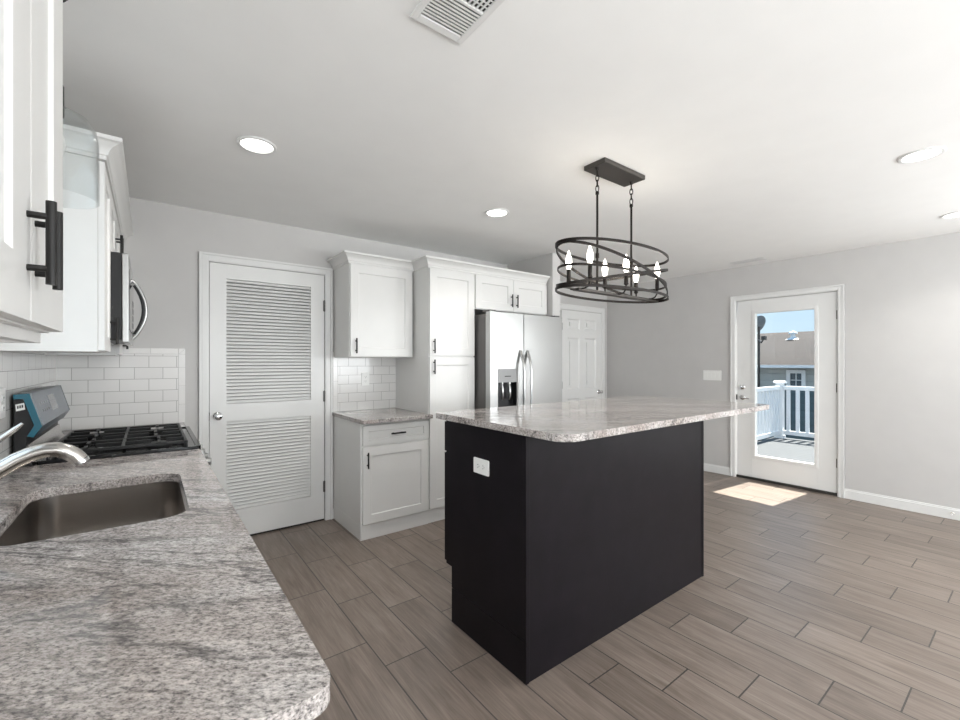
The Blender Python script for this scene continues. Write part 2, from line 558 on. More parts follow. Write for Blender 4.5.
        return self.add(vs, fs)
    def fronted(self, x0, x1, z0, z1, t, stile, y=0.0, depth=0.0075, bev=0.003, rail=None):
        """framed (shaker) front facing -y: front at y, back at y+t"""
        rail = rail or stile
        def loop(ix, iz, yy):
            return [(x0 + ix, yy, z0 + iz), (x1 - ix, yy, z0 + iz), (x1 - ix, yy, z1 - iz), (x0 + ix, yy, z1 - iz)]
        L = [loop(0, 0, y + t), loop(0, 0, y), loop(stile, rail, y), loop(stile + bev, rail + bev, y + depth)]
        vs = [p for l in L for p in l]
        fs = [(3, 2, 1, 0)[::-1]]
        for i in range(3):
            for j in range(4):
                a, b = i * 4, (i + 1) * 4
                fs.append((a + j, a + (j + 1) % 4, b + (j + 1) % 4, b + j))
        fs.append((12, 13, 14, 15))
        return self.add(vs, fs)
    def build(self, name, mat, parent=None, bevel=0.0, seg=2, recalc=True):
        me = bpy.data.meshes.new(name)
        me.from_pydata(self.v, [], self.f)
        if recalc:
            bm = bmesh.new()
            bm.from_mesh(me)
            bmesh.ops.recalc_face_normals(bm, faces=bm.faces[:])
            bm.to_mesh(me)
            bm.free()
        me.shade_smooth()
        me.set_sharp_from_angle(angle=0.6)
        me.materials.append(M[mat])
        o = bpy.data.objects.new(name, me)
        COL.objects.link(o)
        if parent:
            o.parent = parent
        if bevel:
            bv = o.modifiers.new('edge', 'BEVEL')
            bv.width = bevel
            bv.segments = seg
            bv.limit_method = 'ANGLE'
            bv.angle_limit = 0.7
            bv.harden_normals = True
        return o

def tag(o, label, cat, group=None, kind=None):
    o['label'] = label
    o['category'] = cat
    if group:
        o['group'] = group
    if kind:
        o['kind'] = kind
    return o
def thing(name, label, cat, loc=(0, 0, 0), rz=0.0, group=None, kind=None):
    o = bpy.data.objects.new(name, None)
    o.empty_display_size = 0.1
    COL.objects.link(o)
    o.location = loc
    o.rotation_euler = (0, 0, rz)
    return tag(o, label, cat, group, kind)
def struct(name, mb, mat, label, cat, bevel=0.0):
    return tag(mb.build(name, mat, bevel=bevel), label, cat, kind='structure')
def dup(root, loc, rz=None, label=None):
    r = root.copy()
    COL.objects.link(r)
    r.location = loc
    if rz is not None:
        r.rotation_euler = (0, 0, rz)
    if label:
        r['label'] = label
    for ch in list(root.children):
        c = ch.copy()
        COL.objects.link(c)
        c.parent = r
        for g in list(ch.children):
            d = g.copy()
            COL.objects.link(d)
            d.parent = c
    return r
def rrect(x0, x1, y0, y1, r, n=8, radii=None):
    pts = []
    radii = radii or (r, r, r, r)          # corners: x1y0, x1y1, x0y1, x0y0
    for (cx, cy, a0, rr, sx, sy) in ((x1, y0, -90, radii[0], -1, 1), (x1, y1, 0, radii[1], -1, -1), (x0, y1, 90, radii[2], 1, -1), (x0, y0, 180, radii[3], 1, 1)):
        if rr <= 0:
            pts.append((cx, cy))
            continue
        for i in range(n + 1):
            a = math.radians(a0 + 90 * i / n)
            pts.append((cx + sx * rr + rr * math.cos(a), cy + sy * rr + rr * math.sin(a)))
    return pts

# ------------------------------------------------------------------ room shell
XL, XR, YB, YH, YF, ZC = -0.463, 5.477, 3.744, 4.04, -3.2, 2.45
T = 0.12
struct('floor', MB().box(XL - T, XR + T, YF - T, YH + T, -0.1, 0), 'floor', 'greyish brown wood look plank tile floor', 'floor')
struct('ceiling', MB().box(XL - T, XR + T, YF - T, YH + T, ZC, ZC + 0.1), 'ceiling', 'smooth white painted ceiling', 'ceiling')
def wall_x(x0, x1, y0, y1, openings):
    """wall slab in the plane x0..x1, running along y, with (ya,yb,za,zb) openings"""
    mb = MB()
    y = y0
    for (a, b, za, zb) in sorted(openings):
        mb.box(x0, x1, y, a, 0, ZC)
        if za > 0:
            mb.box(x0, x1, a, b, 0, za)
        mb.box(x0, x1, a, b, zb, ZC)
        y = b
    return mb.box(x0, x1, y, y1, 0, ZC)
def wall_y(y0, y1, x0, x1, openings):
    mb = MB()
    x = x0
    for (a, b, za, zb) in sorted(openings):
        mb.box(x, a, y0, y1, 0, ZC)
        if za > 0:
            mb.box(a, b, y0, y1, 0, za)
        mb.box(a, b, y0, y1, zb, ZC)
        x = b
    return mb.box(x, x1, y0, y1, 0, ZC)
W_SINK = (1.30, 2.10, 1.13, 2.10)
W_L = (-2.6, -0.9, 0.72, 2.18)
DOOR_O = (1.285, 2.24, 0.0, 2.075)
W_R = (-2.4, -0.7, 0.72, 2.18)
struct('wall_left', wall_x(XL - T, XL, YF - T, YB + T, [W_SINK, W_L]), 'wall', 'light grey wall behind the sink counter and range', 'wall')
struct('wall_back', wall_y(YB, YB + T, XL, 3.245, [(0.345, 1.195, 0, 2.083)]), 'wall', 'light grey wall holding the louvered door and white cabinets', 'wall')
struct('wall_closet', MB().box(0.0, 1.6, YB + 0.7, YB + 0.75, 0, ZC).box(0.0, 0.05, YB + T, YB + 0.7, 0, ZC).box(1.55, 1.6, YB + T, YB + 0.7, 0, ZC).box(0.05, 1.55, YB + T, YB + 0.7, ZC - 0.05, ZC).box(0.05, 1.55, YB + T, YB + 0.7, -0.05, 0), 'wall', 'closet shell behind the louvered door', 'wall')
struct('wall_alcove', MB().box(3.245, 3.36, 3.05, YH, 0, ZC), 'wall', 'short grey wall end beside the refrigerator', 'wall')
struct('wall_hall', wall_y(YH, YH + T, 3.245, XR, []), 'wall', 'light grey wall around the six panel door', 'wall')
struct('wall_right', wall_x(XR, XR + T, YF - T, YH + T, [DOOR_O, W_R]), 'wall', 'light grey wall with the glazed patio door', 'wall')
W_F = [(0.6, 2.5, 0.72, 2.18), (3.1, 5.0, 0.72, 2.18)]
struct('wall_front', wall_y(YF - T, YF, XL, XR, W_F), 'wall', 'light grey wall behind the viewpoint with two added windows', 'wall')

# baseboards
BB = [(0.0, 0.0), (0.014, 0.0), (0.014, 0.075), (0.008, 0.09), (0.0, 0.095)]
def baseboard(name, path, label):
    struct(name, MB().sweep(path, BB), 'trim', label, 'baseboard')
baseboard('baseboard_right', [(XR, 1.215), (XR, YF)][::-1], 'white baseboard running from the patio door along the grey wall')
bpy.data.objects['baseboard_right'].data.flip_normals()
def bb_box(name, x0, x1, y0, y1, label):
    mb = MB().box(x0, x1, y0, y1, 0, 0.082)
    dx = (x0, x1) if (x1 - x0) > 0.05 else ((x0 + 0.006, x1) if x1 > 5 else (x0, x1 - 0.006))
    mb.box(dx[0], dx[1], y0 if (x1 - x0) < 0.05 else y0 + 0.006, y1, 0.082, 0.095)
    struct(name, mb, 'trim', label, 'baseboard', 0.002)
bpy.data.objects.remove(bpy.data.objects['baseboard_right'])
bb_box('baseboard_right', XR - 0.014, XR, YF, 1.235, 'white baseboard from the patio door hinge side along the grey wall')
bb_box('baseboard_right.001', XR - 0.014, XR, 2.295, YH, 'white baseboard between the patio door latch side and the far corner')
bb_box('baseboard_back', 1.254, 1.263, YB - 0.014, YB, 'scrap of white baseboard between louvered door casing and base cabinet')
bb_box('baseboard_alcove', 3.36, 4.36, YH - 0.014, YH, 'white baseboard beside the six panel door')
bb_box('baseboard_front', XL, XR, YF, YF + 0.014, 'white baseboard behind the viewpoint')

# ------------------------------------------------------------------ door casings
def casing_y(name, xa, xb, zt, y, w, label):
    """casing on a wall facing -y: inner opening xa..xb, top zt, face at y"""
    mb = MB()
    for (o0, o1, d) in ((0.0, w, 0.012), (0.006, w - 0.018, 0.017), (w - 0.016, w, 0.022)):
        mb.box(xa - o1, xa - o0, y - d, y, 0, zt + o1)
        mb.box(xb + o0, xb + o1, y - d, y, 0, zt + o1)
        mb.box(xa - o0, xb + o0, y - d, y, zt + o0, zt + o1)
    struct(name, mb, 'trim', label, 'door trim', 0.0015)
def casing_x(name, ya, yb, zt, x, w, label):
    mb = MB()
    for (o0, o1, d) in ((0.0, w, 0.012), (0.006, w - 0.018, 0.017), (w - 0.016, w, 0.022)):
        mb.box(x - d, x, ya - o1, ya - o0, 0, zt + o1)
        mb.box(x - d, x, yb + o0, yb + o1, 0, zt + o1)
        mb.box(x - d, x, ya - o0, yb + o0, zt + o0, zt + o1)
    struct(name, mb, 'trim', label, 'door trim', 0.0015)
casing_y('trim_1', 0.350, 1.190, 2.083, YB, 0.062, 'white casing around the louvered closet door')
casing_x('trim_2', 1.288, 2.237, 2.060, XR, 0.055, 'white casing around the glazed patio door')
casing_y('trim_3', 4.440, 5.325, 2.070, YH, 0.070, 'white casing around the six panel door')

# ------------------------------------------------------------------ doors
def hinges(parent, pts, axis):
    for (x, y, z) in pts:
        mb = MB()
        for k in range(3):
            mb.cyl((x, y, z - 0.045 + 0.031 * k), (x, y, z - 0.045 + 0.031 * k + 0.029), 0.006, n=10)
        mb.cyl((x, y, z - 0.050), (x, y, z + 0.052), 0.0035, n=8)
        if axis == 'y':
            mb.box(x - 0.012, x + 0.012, y + 0.002, y + 0.005, z - 0.045, z + 0.045)
        else:
            mb.box(x + 0.002, x + 0.005, y - 0.012, y + 0.012, z - 0.045, z + 0.045)
        mb.build('hinge', 'dark_nickel', parent)
def round_knob(parent, c, axis, sgn=-1, name='knob', mat='chrome'):
    prof = [(0.031, 0.0), (0.031, 0.004), (0.026, 0.009), (0.013, 0.012), (0.0105, 0.03), (0.015, 0.036), (0.025, 0.042), (0.0275, 0.052), (0.024, 0.061), (0.012, 0.0665), (0.0, 0.067)]
    MB().lathe([(r, sgn * h) for r, h in prof], c, 28, axis).build(name, mat, parent)

# louvered closet door
d1 = thing('door_1', 'white louvered closet door with chrome knob, closed', 'door', (0.354, YB - 0.006, 0.0), kind='structure')
DW, DT = 0.831, 0.034
x0, x1 = 0.108, 0.720
mb = MB()
mb.box(0, x0, 0, DT, 0.016, 2.079).box(x1, DW, 0, DT, 0.016, 2.079)
mb.box(x0, x1, 0, DT, 0.016, 0.225).box(x0, x1, 0, DT, 0.897, 1.030).box(x0, x1, 0, DT, 1.970, 2.079)
mb.build('frame', 'trim', d1)
for (za, zb) in ((0.225, 0.897), (1.030, 1.970)):
    mb = MB()
    n = round((zb - za) / 0.0262)
    p = (zb - za) / n
    for i in range(n):
        z = za + i * p
        mb.prism([(0.004, z + 0.0045), (0.008, z + 0.002), (0.024, z + p - 0.004), (0.020, z + p - 0.0015)], 'x', x0, x1)
    mb.build('louver_panel', 'trim', d1)
round_knob(d1, (0.050, 0, 0.945), 'y')
MB().box(-0.006, 0.001, -0.004, 0.006, 0.915, 0.975).build('latch_plate', 'slot', d1)
hinges(d1, [(DW + 0.001, -0.007, z) for z in (0.29, 1.055, 1.82)], 'y')
MB().box(0, DW, 0.006, 0.034, 0.001, 0.012).build('threshold', 'rubber', d1)

# glazed patio door: local x runs along the wall (+Y), faces -X
d2 = thing('door_2', 'white patio door with tall glass pane, overlooking the deck', 'door', (XR, 1.298, 0.0), kind='structure')
Y0, Y1, GA, GB, GZ0, GZ1 = 0.0, 0.928, 0.186, 0.737, 0.284, 1.895
mb = MB()
for (a, b, c, d) in ((Y0, GA - 0.03, 0.03, 2.052), (GB + 0.03, Y1, 0.03, 2.052), (GA - 0.03, GB + 0.03, 0.03, GZ0 - 0.03), (GA - 0.03, GB + 0.03, GZ1 + 0.03, 2.052)):
    mb.box(0.012, 0.056, a, b, c, d)
mb.build('slab', 'trim', d2, 0.0015)
mb = MB()
for (a, b, c, d) in ((GA - 0.034, GA, GZ0 - 0.034, GZ1 + 0.034), (GB, GB + 0.034, GZ0 - 0.034, GZ1 + 0.034), (GA, GB, GZ0 - 0.034, GZ0), (GA, GB, GZ1, GZ1 + 0.034)):
    mb.box(0.004, 0.064, a, b, c, d)
mb.build('glazing_frame', 'trim', d2, 0.004, 3)
MB().box(0.032, 0.036, GA, GB, GZ0, GZ1).build('pane', 'glass', d2)
MB().box(0.004, 0.10, -0.01, Y1 + 0.01, 0.001, 0.026).build('threshold', 'rubber', d2, 0.003)
for z, nm in ((1.055, 'deadbolt'), (0.935, 'lever_handle')):
    mb = MB()
    prof = [(0.030, 0.0), (0.030, 0.006), (0.024, 0.012), (0.014, 0.014), (0.012, 0.03), (0.0, 0.032)]
    mb.lathe([(r, 0.012 - h) for r, h in prof], (0, 0.872, z), 24, 'x')
    if nm == 'deadbolt':
        mb.box(-0.038, -0.018, 0.868, 0.876, z - 0.016, z + 0.016)
    else:
        mb.tube([(-0.022, 0.872, z), (-0.036, 0.865, z), (-0.038, 0.84, z - 0.002), (-0.036, 0.805, z - 0.006), (-0.032, 0.785, z - 0.010)], [0.010, 0.010, 0.009, 0.008, 0.006], 12)
    mb.build(nm, 'chrome', d2)
MB().box(0.006, 0.03, Y1, Y1 + 0.010, 0.905, 0.965).build('strike_plate', 'slot', d2)
hinges(d2, [(0.006, -0.006, z) for z in (0.33, 1.085, 1.82)], 'x')
jb = MB()
jb.box(0.0, T, -0.013, -0.004, 0, 2.075).box(0.0, T, Y1 + 0.011, Y1 + 0.0415, 0, 2.075).box(0.0, T, -0.013, Y1 + 0.0415, 2.056, 2.075)
jb.build('jamb', 'trim', d2)

# six panel door
d3 = thing('door_3', 'white six panel door with dark hinges in the far corner', 'door', (4.455, YH - 0.020, 0.0), kind='structure')
W3 = 0.855
mb = MB()
cols = ((0.115, 0.375), (0.480, 0.740))
rows = ((0.21, 0.84), (0.965, 1.685), (1.80, 1.945))
xs = [0, 0.115, 0.375, 0.480, 0.740, W3]
zs = [0.012, 0.21, 0.84, 0.965, 1.685, 1.80, 1.945, 2.055]
for i in range(5):
    for j in range(7):
        if i in (1, 3) and j in (1, 3, 5):
            a, b, c, d = xs[i], xs[i + 1], zs[j], zs[j + 1]
            mb.box(a, b, 0.016, 0.018, c, d)
            mb.fronted(a, b, c, d, 0.016, 0.001, 0.0, 0.015, 0.018)
            mb.box(a + 0.055, b - 0.055, 0.002, 0.016, c + 0.055 if d - c > 0.2 else c + 0.045, d - 0.055 if d - c > 0.2 else d - 0.045)
        else:
            mb.box(xs[i], xs[i + 1], 0, 0.018, zs[j], zs[j + 1])
mb.build('slab', 'trim', d3)
round_knob(d3, (W3 - 0.06, 0, 0.91), 'y')
hinges(d3, [(0.004, -0.004, z) for z in (0.25, 1.03, 1.83)], 'y')

# ------------------------------------------------------------------ added windows, out of view, put in to light the room
def window(name, label, horiz, fixed, a, b, za, zb):
    w = thing(name, label, 'window', (0, 0, 0), kind='structure')
    def bx(mb, s0, s1, d0, d1, z0, z1):
        if horiz == 'y':
            mb.box(fixed + d0, fixed + d1, s0, s1, z0, z1)
        else:
            mb.box(s0, s1, fixed + d0, fixed + d1, z0, z1)
        return mb
    f = MB()
    for (s0, s1, z0, z1) in ((a, a + 0.04, za, zb), (b - 0.04, b, za, zb), (a + 0.04, b - 0.04, za, za + 0.04), (a + 0.04, b - 0.04, zb - 0.04, zb), (a + 0.04, b - 0.04, (za + zb) / 2 - 0.02, (za + zb) / 2 + 0.02)):
        bx(f, s0, s1, -0.03, 0.03, z0, z1)
    f.build('sash', 'trim', w, 0.002)
    bx(MB(), a + 0.04, b - 0.04, -0.002, 0.002, za + 0.04, zb - 0.04).build('pane', 'glass', w)
window('window_added_1', 'added unseen white sash window over the sink between the wall cabinets', 'y', XL - 0.05, 1.30, 2.10, 1.13, 2.10)
window('window_added_5', 'added unseen white sash window behind the viewpoint, on the sink side', 'y', XL - 0.05, -2.6, -0.9, 0.72, 2.18)
window('window_added_2', 'added unseen white sash window behind the viewpoint, kitchen side', 'x', YF - 0.04, 0.6, 2.5, 0.72, 2.18)
window('window_added_3', 'added unseen white sash window behind the viewpoint, patio side', 'x', YF - 0.04, 3.1, 5.0, 0.72, 2.18)
window('window_added_4', 'added unseen white sash window in the wall with the patio door', 'y', XR + 0.04, -2.4, -0.7, 0.72, 2.18)

# ------------------------------------------------------------------ tile backsplashes
mb = MB()
mb.box(XL, XL + 0.008, 0.575, 1.30, 0.915, 1.44).box(XL, XL + 0.008, 1.30, 2.10, 0.915, 1.13).box(XL, XL + 0.008, 2.10, YB, 0.915, 1.44)
struct('wall_backsplash', mb, 'tile_y', 'white subway tile backsplash behind the faucet and range', 'backsplash')
struct('wall_backsplash.001', MB().box(XL + 0.008, 0.165, YB - 0.008, YB, 0.915, 1.400), 'tile_x', 'white subway tile backsplash beyond the range', 'backsplash')
mb = MB()
for i in range(4):
    z0 = 0.915 + i * 0.13
    mb.box(0.166, 0.205, YB - 0.009, YB, z0 + 0.001, min(z0 + 0.129, 1.398))
for i in range(4):
    x0 = 0.164 - 0.155 * (i + 1)
    mb.box(x0 + 0.001, x0 + 0.154, YB - 0.009, YB, 1.401, 1.439)
mb.prism([(0.166, 1.4005), (0.205, 1.4395), (0.166, 1.4395)], 'y', YB - 0.009, YB)
mb.prism([(0.167, 1.3995), (0.205, 1.3995), (0.205, 1.4375)], 'y', YB - 0.009, YB)
struct('trim_4', mb, 'tile_trim', 'white bullnose tile border around the backsplash beyond the range', 'tile trim', 0.0015)
struct('wall_backsplash.002', MB().box(1.300, 1.848, YB - 0.008, YB, 0.915, 1.400), 'tile_x', 'white subway tile backsplash over the small base cabinet', 'backsplash')
mb = MB()
for i in range(4):
    z0 = 0.915 + i * 0.13
    mb.box(1.258, 1.299, YB - 0.009, YB, z0 + 0.001, min(z0 + 0.129, 1.430))
struct('trim_5', mb, 'tile_trim', 'white bullnose tile strip beside the louvered door casing', 'tile trim', 0.0015)

# ------------------------------------------------------------------ cabinets
def pull(parent, x, z, y=-0.02, vertical=True, length=0.121, off=0.025):
    mb = MB()
    h = length / 2
    bx = y - off
    if vertical:
        mb.cyl((x, bx, z - h), (x, bx, z + h), 0.0062, n=14)
        for s in (-1, 1):
            mb.cyl((x, y, z + s * 0.038), (x, bx, z + s * 0.038), 0.0048, n=10)
    else:
        mb.cyl((x - h, bx, z), (x + h, bx, z), 0.0062, n=14)
        for s in (-1, 1):
            mb.cyl((x + s * 0.038, y, z), (x + s * 0.038, bx, z), 0.0048, n=10)
    return mb.build('handle', 'black_metal', parent)
def front(root, kind, x0, x1, z0, z1, pull_at=None, vertical=True, stile=0.062, mat='cab', rail=None):
    p = MB().fronted(x0, x1, z0, z1, 0.0195, stile, -0.02, rail=rail).build(kind, mat, root, 0.0012)
    if pull_at:
        pull(p, pull_at[0], pull_at[1], -0.02, vertical)
    return p
CROWN = [(0.0, 0.0), (0.008, 0.0), (0.008, 0.014), (0.014, 0.018), (0.018, 0.032), (0.028, 0.048), (0.044, 0.058), (0.050, 0.063), (0.058, 0.065), (0.058, 0.080), (0.0, 0.080)]
def crown(label, loc, rz, path, z):
    o = MB().sweep(path, [(q, h) for q, h in CROWN]).build('crown_molding', 'cab')
    o.location = (loc[0], loc[1], z)
    o.rotation_euler = (0, 0, rz)
    tag(o, label, 'crown molding')
# wall cabinet closest to the viewpoint (faces +X)
RZ = PI / 2
c = thing('upper_cabinet', 'white double door wall cabinet with two long black pulls close to the viewpoint', 'cabinet', (-0.158, 0.61, 0), RZ)
mb = MB().box(0, 0.60, 0, 0.302, 1.402, 2.135)
mb.box(0, 0.60, 0.012, 0.030, 1.382, 1.402).box(0, 0.018, 0.03, 0.302, 1.382, 1.402).box(0.582, 0.60, 0.03, 0.302, 1.382, 1.402)
mb.build('carcass', 'cab', c, 0.001)
front(c, 'door', 0.002, 0.2985, 1.405, 2.130, (0.272, 1.518), stile=0.105, rail=0.085)
front(c, 'door', 0.3015, 0.598, 1.405, 2.130, (0.328, 1.518), stile=0.105, rail=0.085)

# wall cabinet beside the microwave
c = thing('upper_cabinet', 'white wall cabinet with a bright plain side panel behind the glass pendant', 'cabinet', (-0.158, 2.245, 0), RZ)
MB().box(0, 0.345, 0, 0.302, 1.385, 2.135).build('carcass', 'cab', c, 0.0015)
front(c, 'door', 0.003, 0.342, 1.390, 2.130, (0.307, 1.485))
# over the microwave
c = thing('upper_cabinet', 'short white double door wall cabinet over the microwave', 'cabinet', (-0.158, 2.593, 0), RZ)
MB().box(0, 0.757, 0, 0.302, 1.852, 2.135).build('carcass', 'cab', c, 0.001)
front(c, 'door', 0.002, 0.377, 1.857, 2.130, (0.345, 1.945))
front(c, 'door', 0.380, 0.755, 1.857, 2.130, (0.412, 1.945))
# narrow one in the corner
c = thing('upper_cabinet', 'narrow white wall cabinet in the corner beyond the microwave', 'cabinet', (-0.158, 3.353, 0), RZ)
MB().box(0, 0.389, 0, 0.302, 1.385, 2.135).build('carcass', 'cab', c, 0.001)
front(c, 'door', 0.003, 0.386, 1.390, 2.130, (0.35, 1.49))

# back wall run (faces -Y)
c = thing('upper_cabinet', 'white single door wall cabinet over the small tiled counter', 'cabinet', (1.265, 3.38, 0))
MB().box(0, 0.568, 0, 0.362, 1.385, 2.135).build('carcass', 'cab', c, 0.0015)
front(c, 'door', 0.006, 0.556, 1.392, 2.128, (0.048, 1.475), stile=0.068)
c = thing('pantry_cabinet', 'tall white pantry cabinet with two stacked doors beside the refrigerator', 'cabinet', (1.848, 3.135, 0))
mb = MB().box(0, 0.468, 0, 0.607, 0.115, 2.135).box(0.0, 0.468, 0.006, 0.607, 0.001, 0.115)
mb.build('carcass', 'cab', c, 0.0015)
front(c, 'door', 0.004, 0.464, 1.398, 2.128, (0.038, 1.478), stile=0.068)
front(c, 'door', 0.004, 0.464, 0.125, 1.388, (0.038, 1.305), stile=0.068)
c = thing('upper_cabinet', 'short white double door cabinet over the refrigerator', 'cabinet', (2.319, 3.135, 0))
mb = MB().box(0, 0.918, 0, 0.602, 1.822, 2.135)
mb.build('carcass', 'cab', c, 0.0015)
front(c, 'door', 0.006, 0.4575, 1.828, 2.128, (0.425, 1.925), stile=0.068)
front(c, 'door', 0.4605, 0.912, 1.828, 2.128, (0.493, 1.925), stile=0.068)
c = thing('base_cabinet', 'small white base cabinet with one drawer over one door', 'cabinet', (1.263, 3.137, 0))
mb = MB().box(0, 0.582, 0, 0.605, 0.115, 0.884).box(0, 0.018, 0, 0.60, 0.001, 0.115)
mb.build('carcass', 'cab', c, 0.001)
MB().box(0.0185, 0.582, -0.002, 0.014, 0.001, 0.112).build('toe_board', 'cab', c, 0.001)
front(c, 'drawer', 0.012, 0.576, 0.716, 0.862, (0.294, 0.79), vertical=False, stile=0.042)
front(c, 'door', 0.012, 0.576, 0.120, 0.700, (0.045, 0.605), stile=0.068)
tag(MB().slab(rrect(1.247, 1.8475, 3.058, 3.735, 0, 1, (0, 0, 0, 0.012)), [], 0.8848, 0.915).build('countertop', 'granite', bevel=0.003), 'small grey granite countertop below the single door wall cabinet', 'countertop')

crown('white crown molding on the wall cabinet closest to the viewpoint', (-0.158, 0.61, 0), RZ, [(0.0, 0.302), (0.0, 0.0), (0.60, 0.0), (0.60, 0.302)], 2.1352)
crown('white crown molding along the cabinets over the microwave', (-0.158, 2.245, 0), RZ, [(0.0, 0.302), (0.0, -0.018), (1.497, -0.018)], 2.1352)
crown('white crown molding stepping along the pantry and refrigerator cabinets', (0, 0, 0), 0, [(1.265, 3.741), (1.265, 3.38), (1.848, 3.38), (1.848, 3.135), (3.238, 3.135)], 2.1352)

# sink run base cabinets (under the long counter)
def sink_base(y0, w, label, doors):
    c = thing('base_cabinet', label, 'cabinet', (0.155, y0, 0), RZ)
    MB().box(0, w, 0, 0.016, 0.1, 0.8845).box(0, 0.018, 0.016, 0.60, 0.1, 0.8845).box(w - 0.018, w, 0.016, 0.60, 0.1, 0.8845).box(0.018, w - 0.018, 0.016, 0.60, 0.1, 0.118).box(0.018, w - 0.018, 0.590, 0.60, 0.118, 0.8845).build('carcass', 'cab', c, 0.001)
    MB().box(0, w, 0.07, 0.085, 0.001, 0.1).build('toe_board', 'cab', c)
    for k in range(doors):
        a, b = w / doors * k + 0.003, w / doors * (k + 1) - 0.003
        front(c, 'door', a, b, 0.106, 0.70, (b - 0.035 if k % 2 == 0 else a + 0.035, 0.62))
        front(c, 'drawer', a, b, 0.712, 0.872, ((a + b) / 2, 0.79), vertical=False, stile=0.042)
sink_base(0.60, 0.76, 'white base cabinet at the open end of the long granite counter', 2)
sink_base(1.362, 0.83, 'white base cabinet below the stainless sink', 2)
sink_base(2.194, 0.355, 'narrow white base cabinet between sink and range', 1)

# countertops
sink_hole = rrect(-0.315, 0.095, 1.475, 2.075, 0.075, 8)
mb = MB().slab(rrect(XL + 0.009, 0.2, 0.575, 2.560, 0.0, 8, (0.035, 0.004, 0, 0)), [sink_hole], 0.885, 0.915)
tag(mb.build('countertop', 'granite', bevel=0.003), 'long grey veined granite countertop with the sink cut out of it', 'countertop')
tag(MB().box(XL + 0.009, 0.2, 3.405, 3.735, 0.885, 0.915).build('countertop', 'granite', bevel=0.003), 'short granite countertop strip beyond the range', 'countertop')
c = thing('base_cabinet', 'narrow white base cabinet between the range and the corner', 'cabinet', (0.155, 3.405, 0), RZ)
MB().box(0, 0.335, 0, 0.60, 0.1, 0.8845).box(0, 0.335, 0.07, 0.6, 0.001, 0.1).build('carcass', 'cab', c)
front(c, 'door', 0.003, 0.332, 0.106, 0.872, (0.04, 0.78))

# ------------------------------------------------------------------ sink
s = thing('sink', 'stainless undermount sink basin in the long granite counter', 'sink', (-0.11, 1.775, 0.684))
def ring_pts(inset, z, r):
    return [(p[0] + 0.11, p[1] - 1.775, z - 0.684) for p in rrect(-0.315 + inset, 0.095 - inset, 1.475 + inset, 2.075 - inset, r, 8)]
levels = [(-0.02, 0.8846, 0.09), (0.004, 0.8846, 0.071), (0.006, 0.78, 0.069), (0.010, 0.715, 0.066), (0.022, 0.697, 0.056), (0.045, 0.692, 0.04), (0.15, 0.690, 0.02)]
vs, fs = [], []
for (ins, z, r) in levels:
    vs += ring_pts(ins, z, r)
k = len(ring_pts(0, 0.7, 0.05))
for i in range(len(levels) - 1):
    for j in range(k):
        fs.append((i * k + j, (i + 1) * k + j, (i + 1) * k + (j + 1) % k, i * k + (j + 1) % k))
fs.append(tuple((len(levels) - 1) * k + j for j in range(k)))
bowl = MB().add(vs, fs).build('basin', 'steel_sink', s, recalc=False)
MB().lathe([(0.045, 0.0065), (0.043, 0.0095), (0.03, 0.0085), (0.026, 0.0068), (0.0, 0.0066)], (0, 0.02, 0), 28).build('drain', 'chrome', s)

# ------------------------------------------------------------------ faucet
f = thing('faucet', 'satin nickel faucet arching over the sink', 'faucet', (-0.392, 1.75, 0.9152))
mb = MB().lathe([(0.034, 0), (0.034, 0.006), (0.029, 0.012), (0.027, 0.03), (0.026, 0.10), (0.027, 0.145), (0.024, 0.165), (0.014, 0.176), (0.0, 0.178)], n=28)
mb.build('body', 'nickel', f)
sp = [(0.012, 0, 0.085), (0.035, 0, 0.108), (0.066, 0, 0.133), (0.100, 0, 0.156), (0.130, 0, 0.170), (0.158, 0, 0.177), (0.180, 0, 0.176), (0.201, 0, 0.167), (0.218, 0, 0.153), (0.228, 0, 0.138)]
MB().tube(sp, [0.022, 0.022, 0.022, 0.022, 0.0215, 0.0215, 0.0215, 0.0215, 0.0215, 0.0215], 22).build('spout', 'nickel', f)
mb = MB().tube([(0.228, 0, 0.138), (0.232, 0, 0.130)], [0.0222, 0.0215], 20)
mb.build('spray_head', 'chrome', f)
MB().tube([(0.002, 0, 0.172), (0.03, 0, 0.192), (0.066, 0, 0.216), (0.095, 0, 0.242), (0.110, 0, 0.257)], [0.010, 0.008, 0.0072, 0.007, 0.004], 14).build('lever_handle', 'nickel', f)

# ------------------------------------------------------------------ range (local facing -y, rotated to face +X)
RW = 0.815
r = thing('range', 'black and stainless gas range with blue film on its backguard', 'range', (0.19, 2.572, 0), RZ)
mb = MB().box(0, RW, 0.0, 0.625, 0.06, 0.905)
for lx in (0.04, RW - 0.04):
    for ly in (0.06, 0.58):
        mb.cyl((lx, ly, 0.001), (lx, ly, 0.06), 0.015, n=12)
mb.build('body', 'steel_dark', r, 0.002)
mb = MB().fronted(0.004, RW - 0.004, 0.24, 0.775, 0.034, 0.07, -0.035, 0.004, 0.004)
od = mb.build('oven_door', 'steel', r, 0.002)
MB().box(0.075, RW - 0.075, -0.0325, -0.029, 0.315, 0.70).build('oven_window', 'black_glass', od)
mb = MB().cyl((0.05, -0.082, 0.735), (RW - 0.05, -0.082, 0.735), 0.012, n=16)
for lx in (0.08, RW - 0.08):
    mb.cyl((lx, -0.082, 0.735), (lx, -0.035, 0.735), 0.009, n=12)
mb.build('handle', 'steel', od)
dr = MB().box(0.004, RW - 0.004, -0.03, -0.001, 0.075, 0.232).build('drawer', 'steel', r, 0.003)
MB().prism([(-0.001, 0.785), (-0.036, 0.785), (-0.036, 0.880), (-0.022, 0.905), (-0.001, 0.905)], 'x', 0.002, RW - 0.002).build('knob_panel', 'steel', r, 0.003)
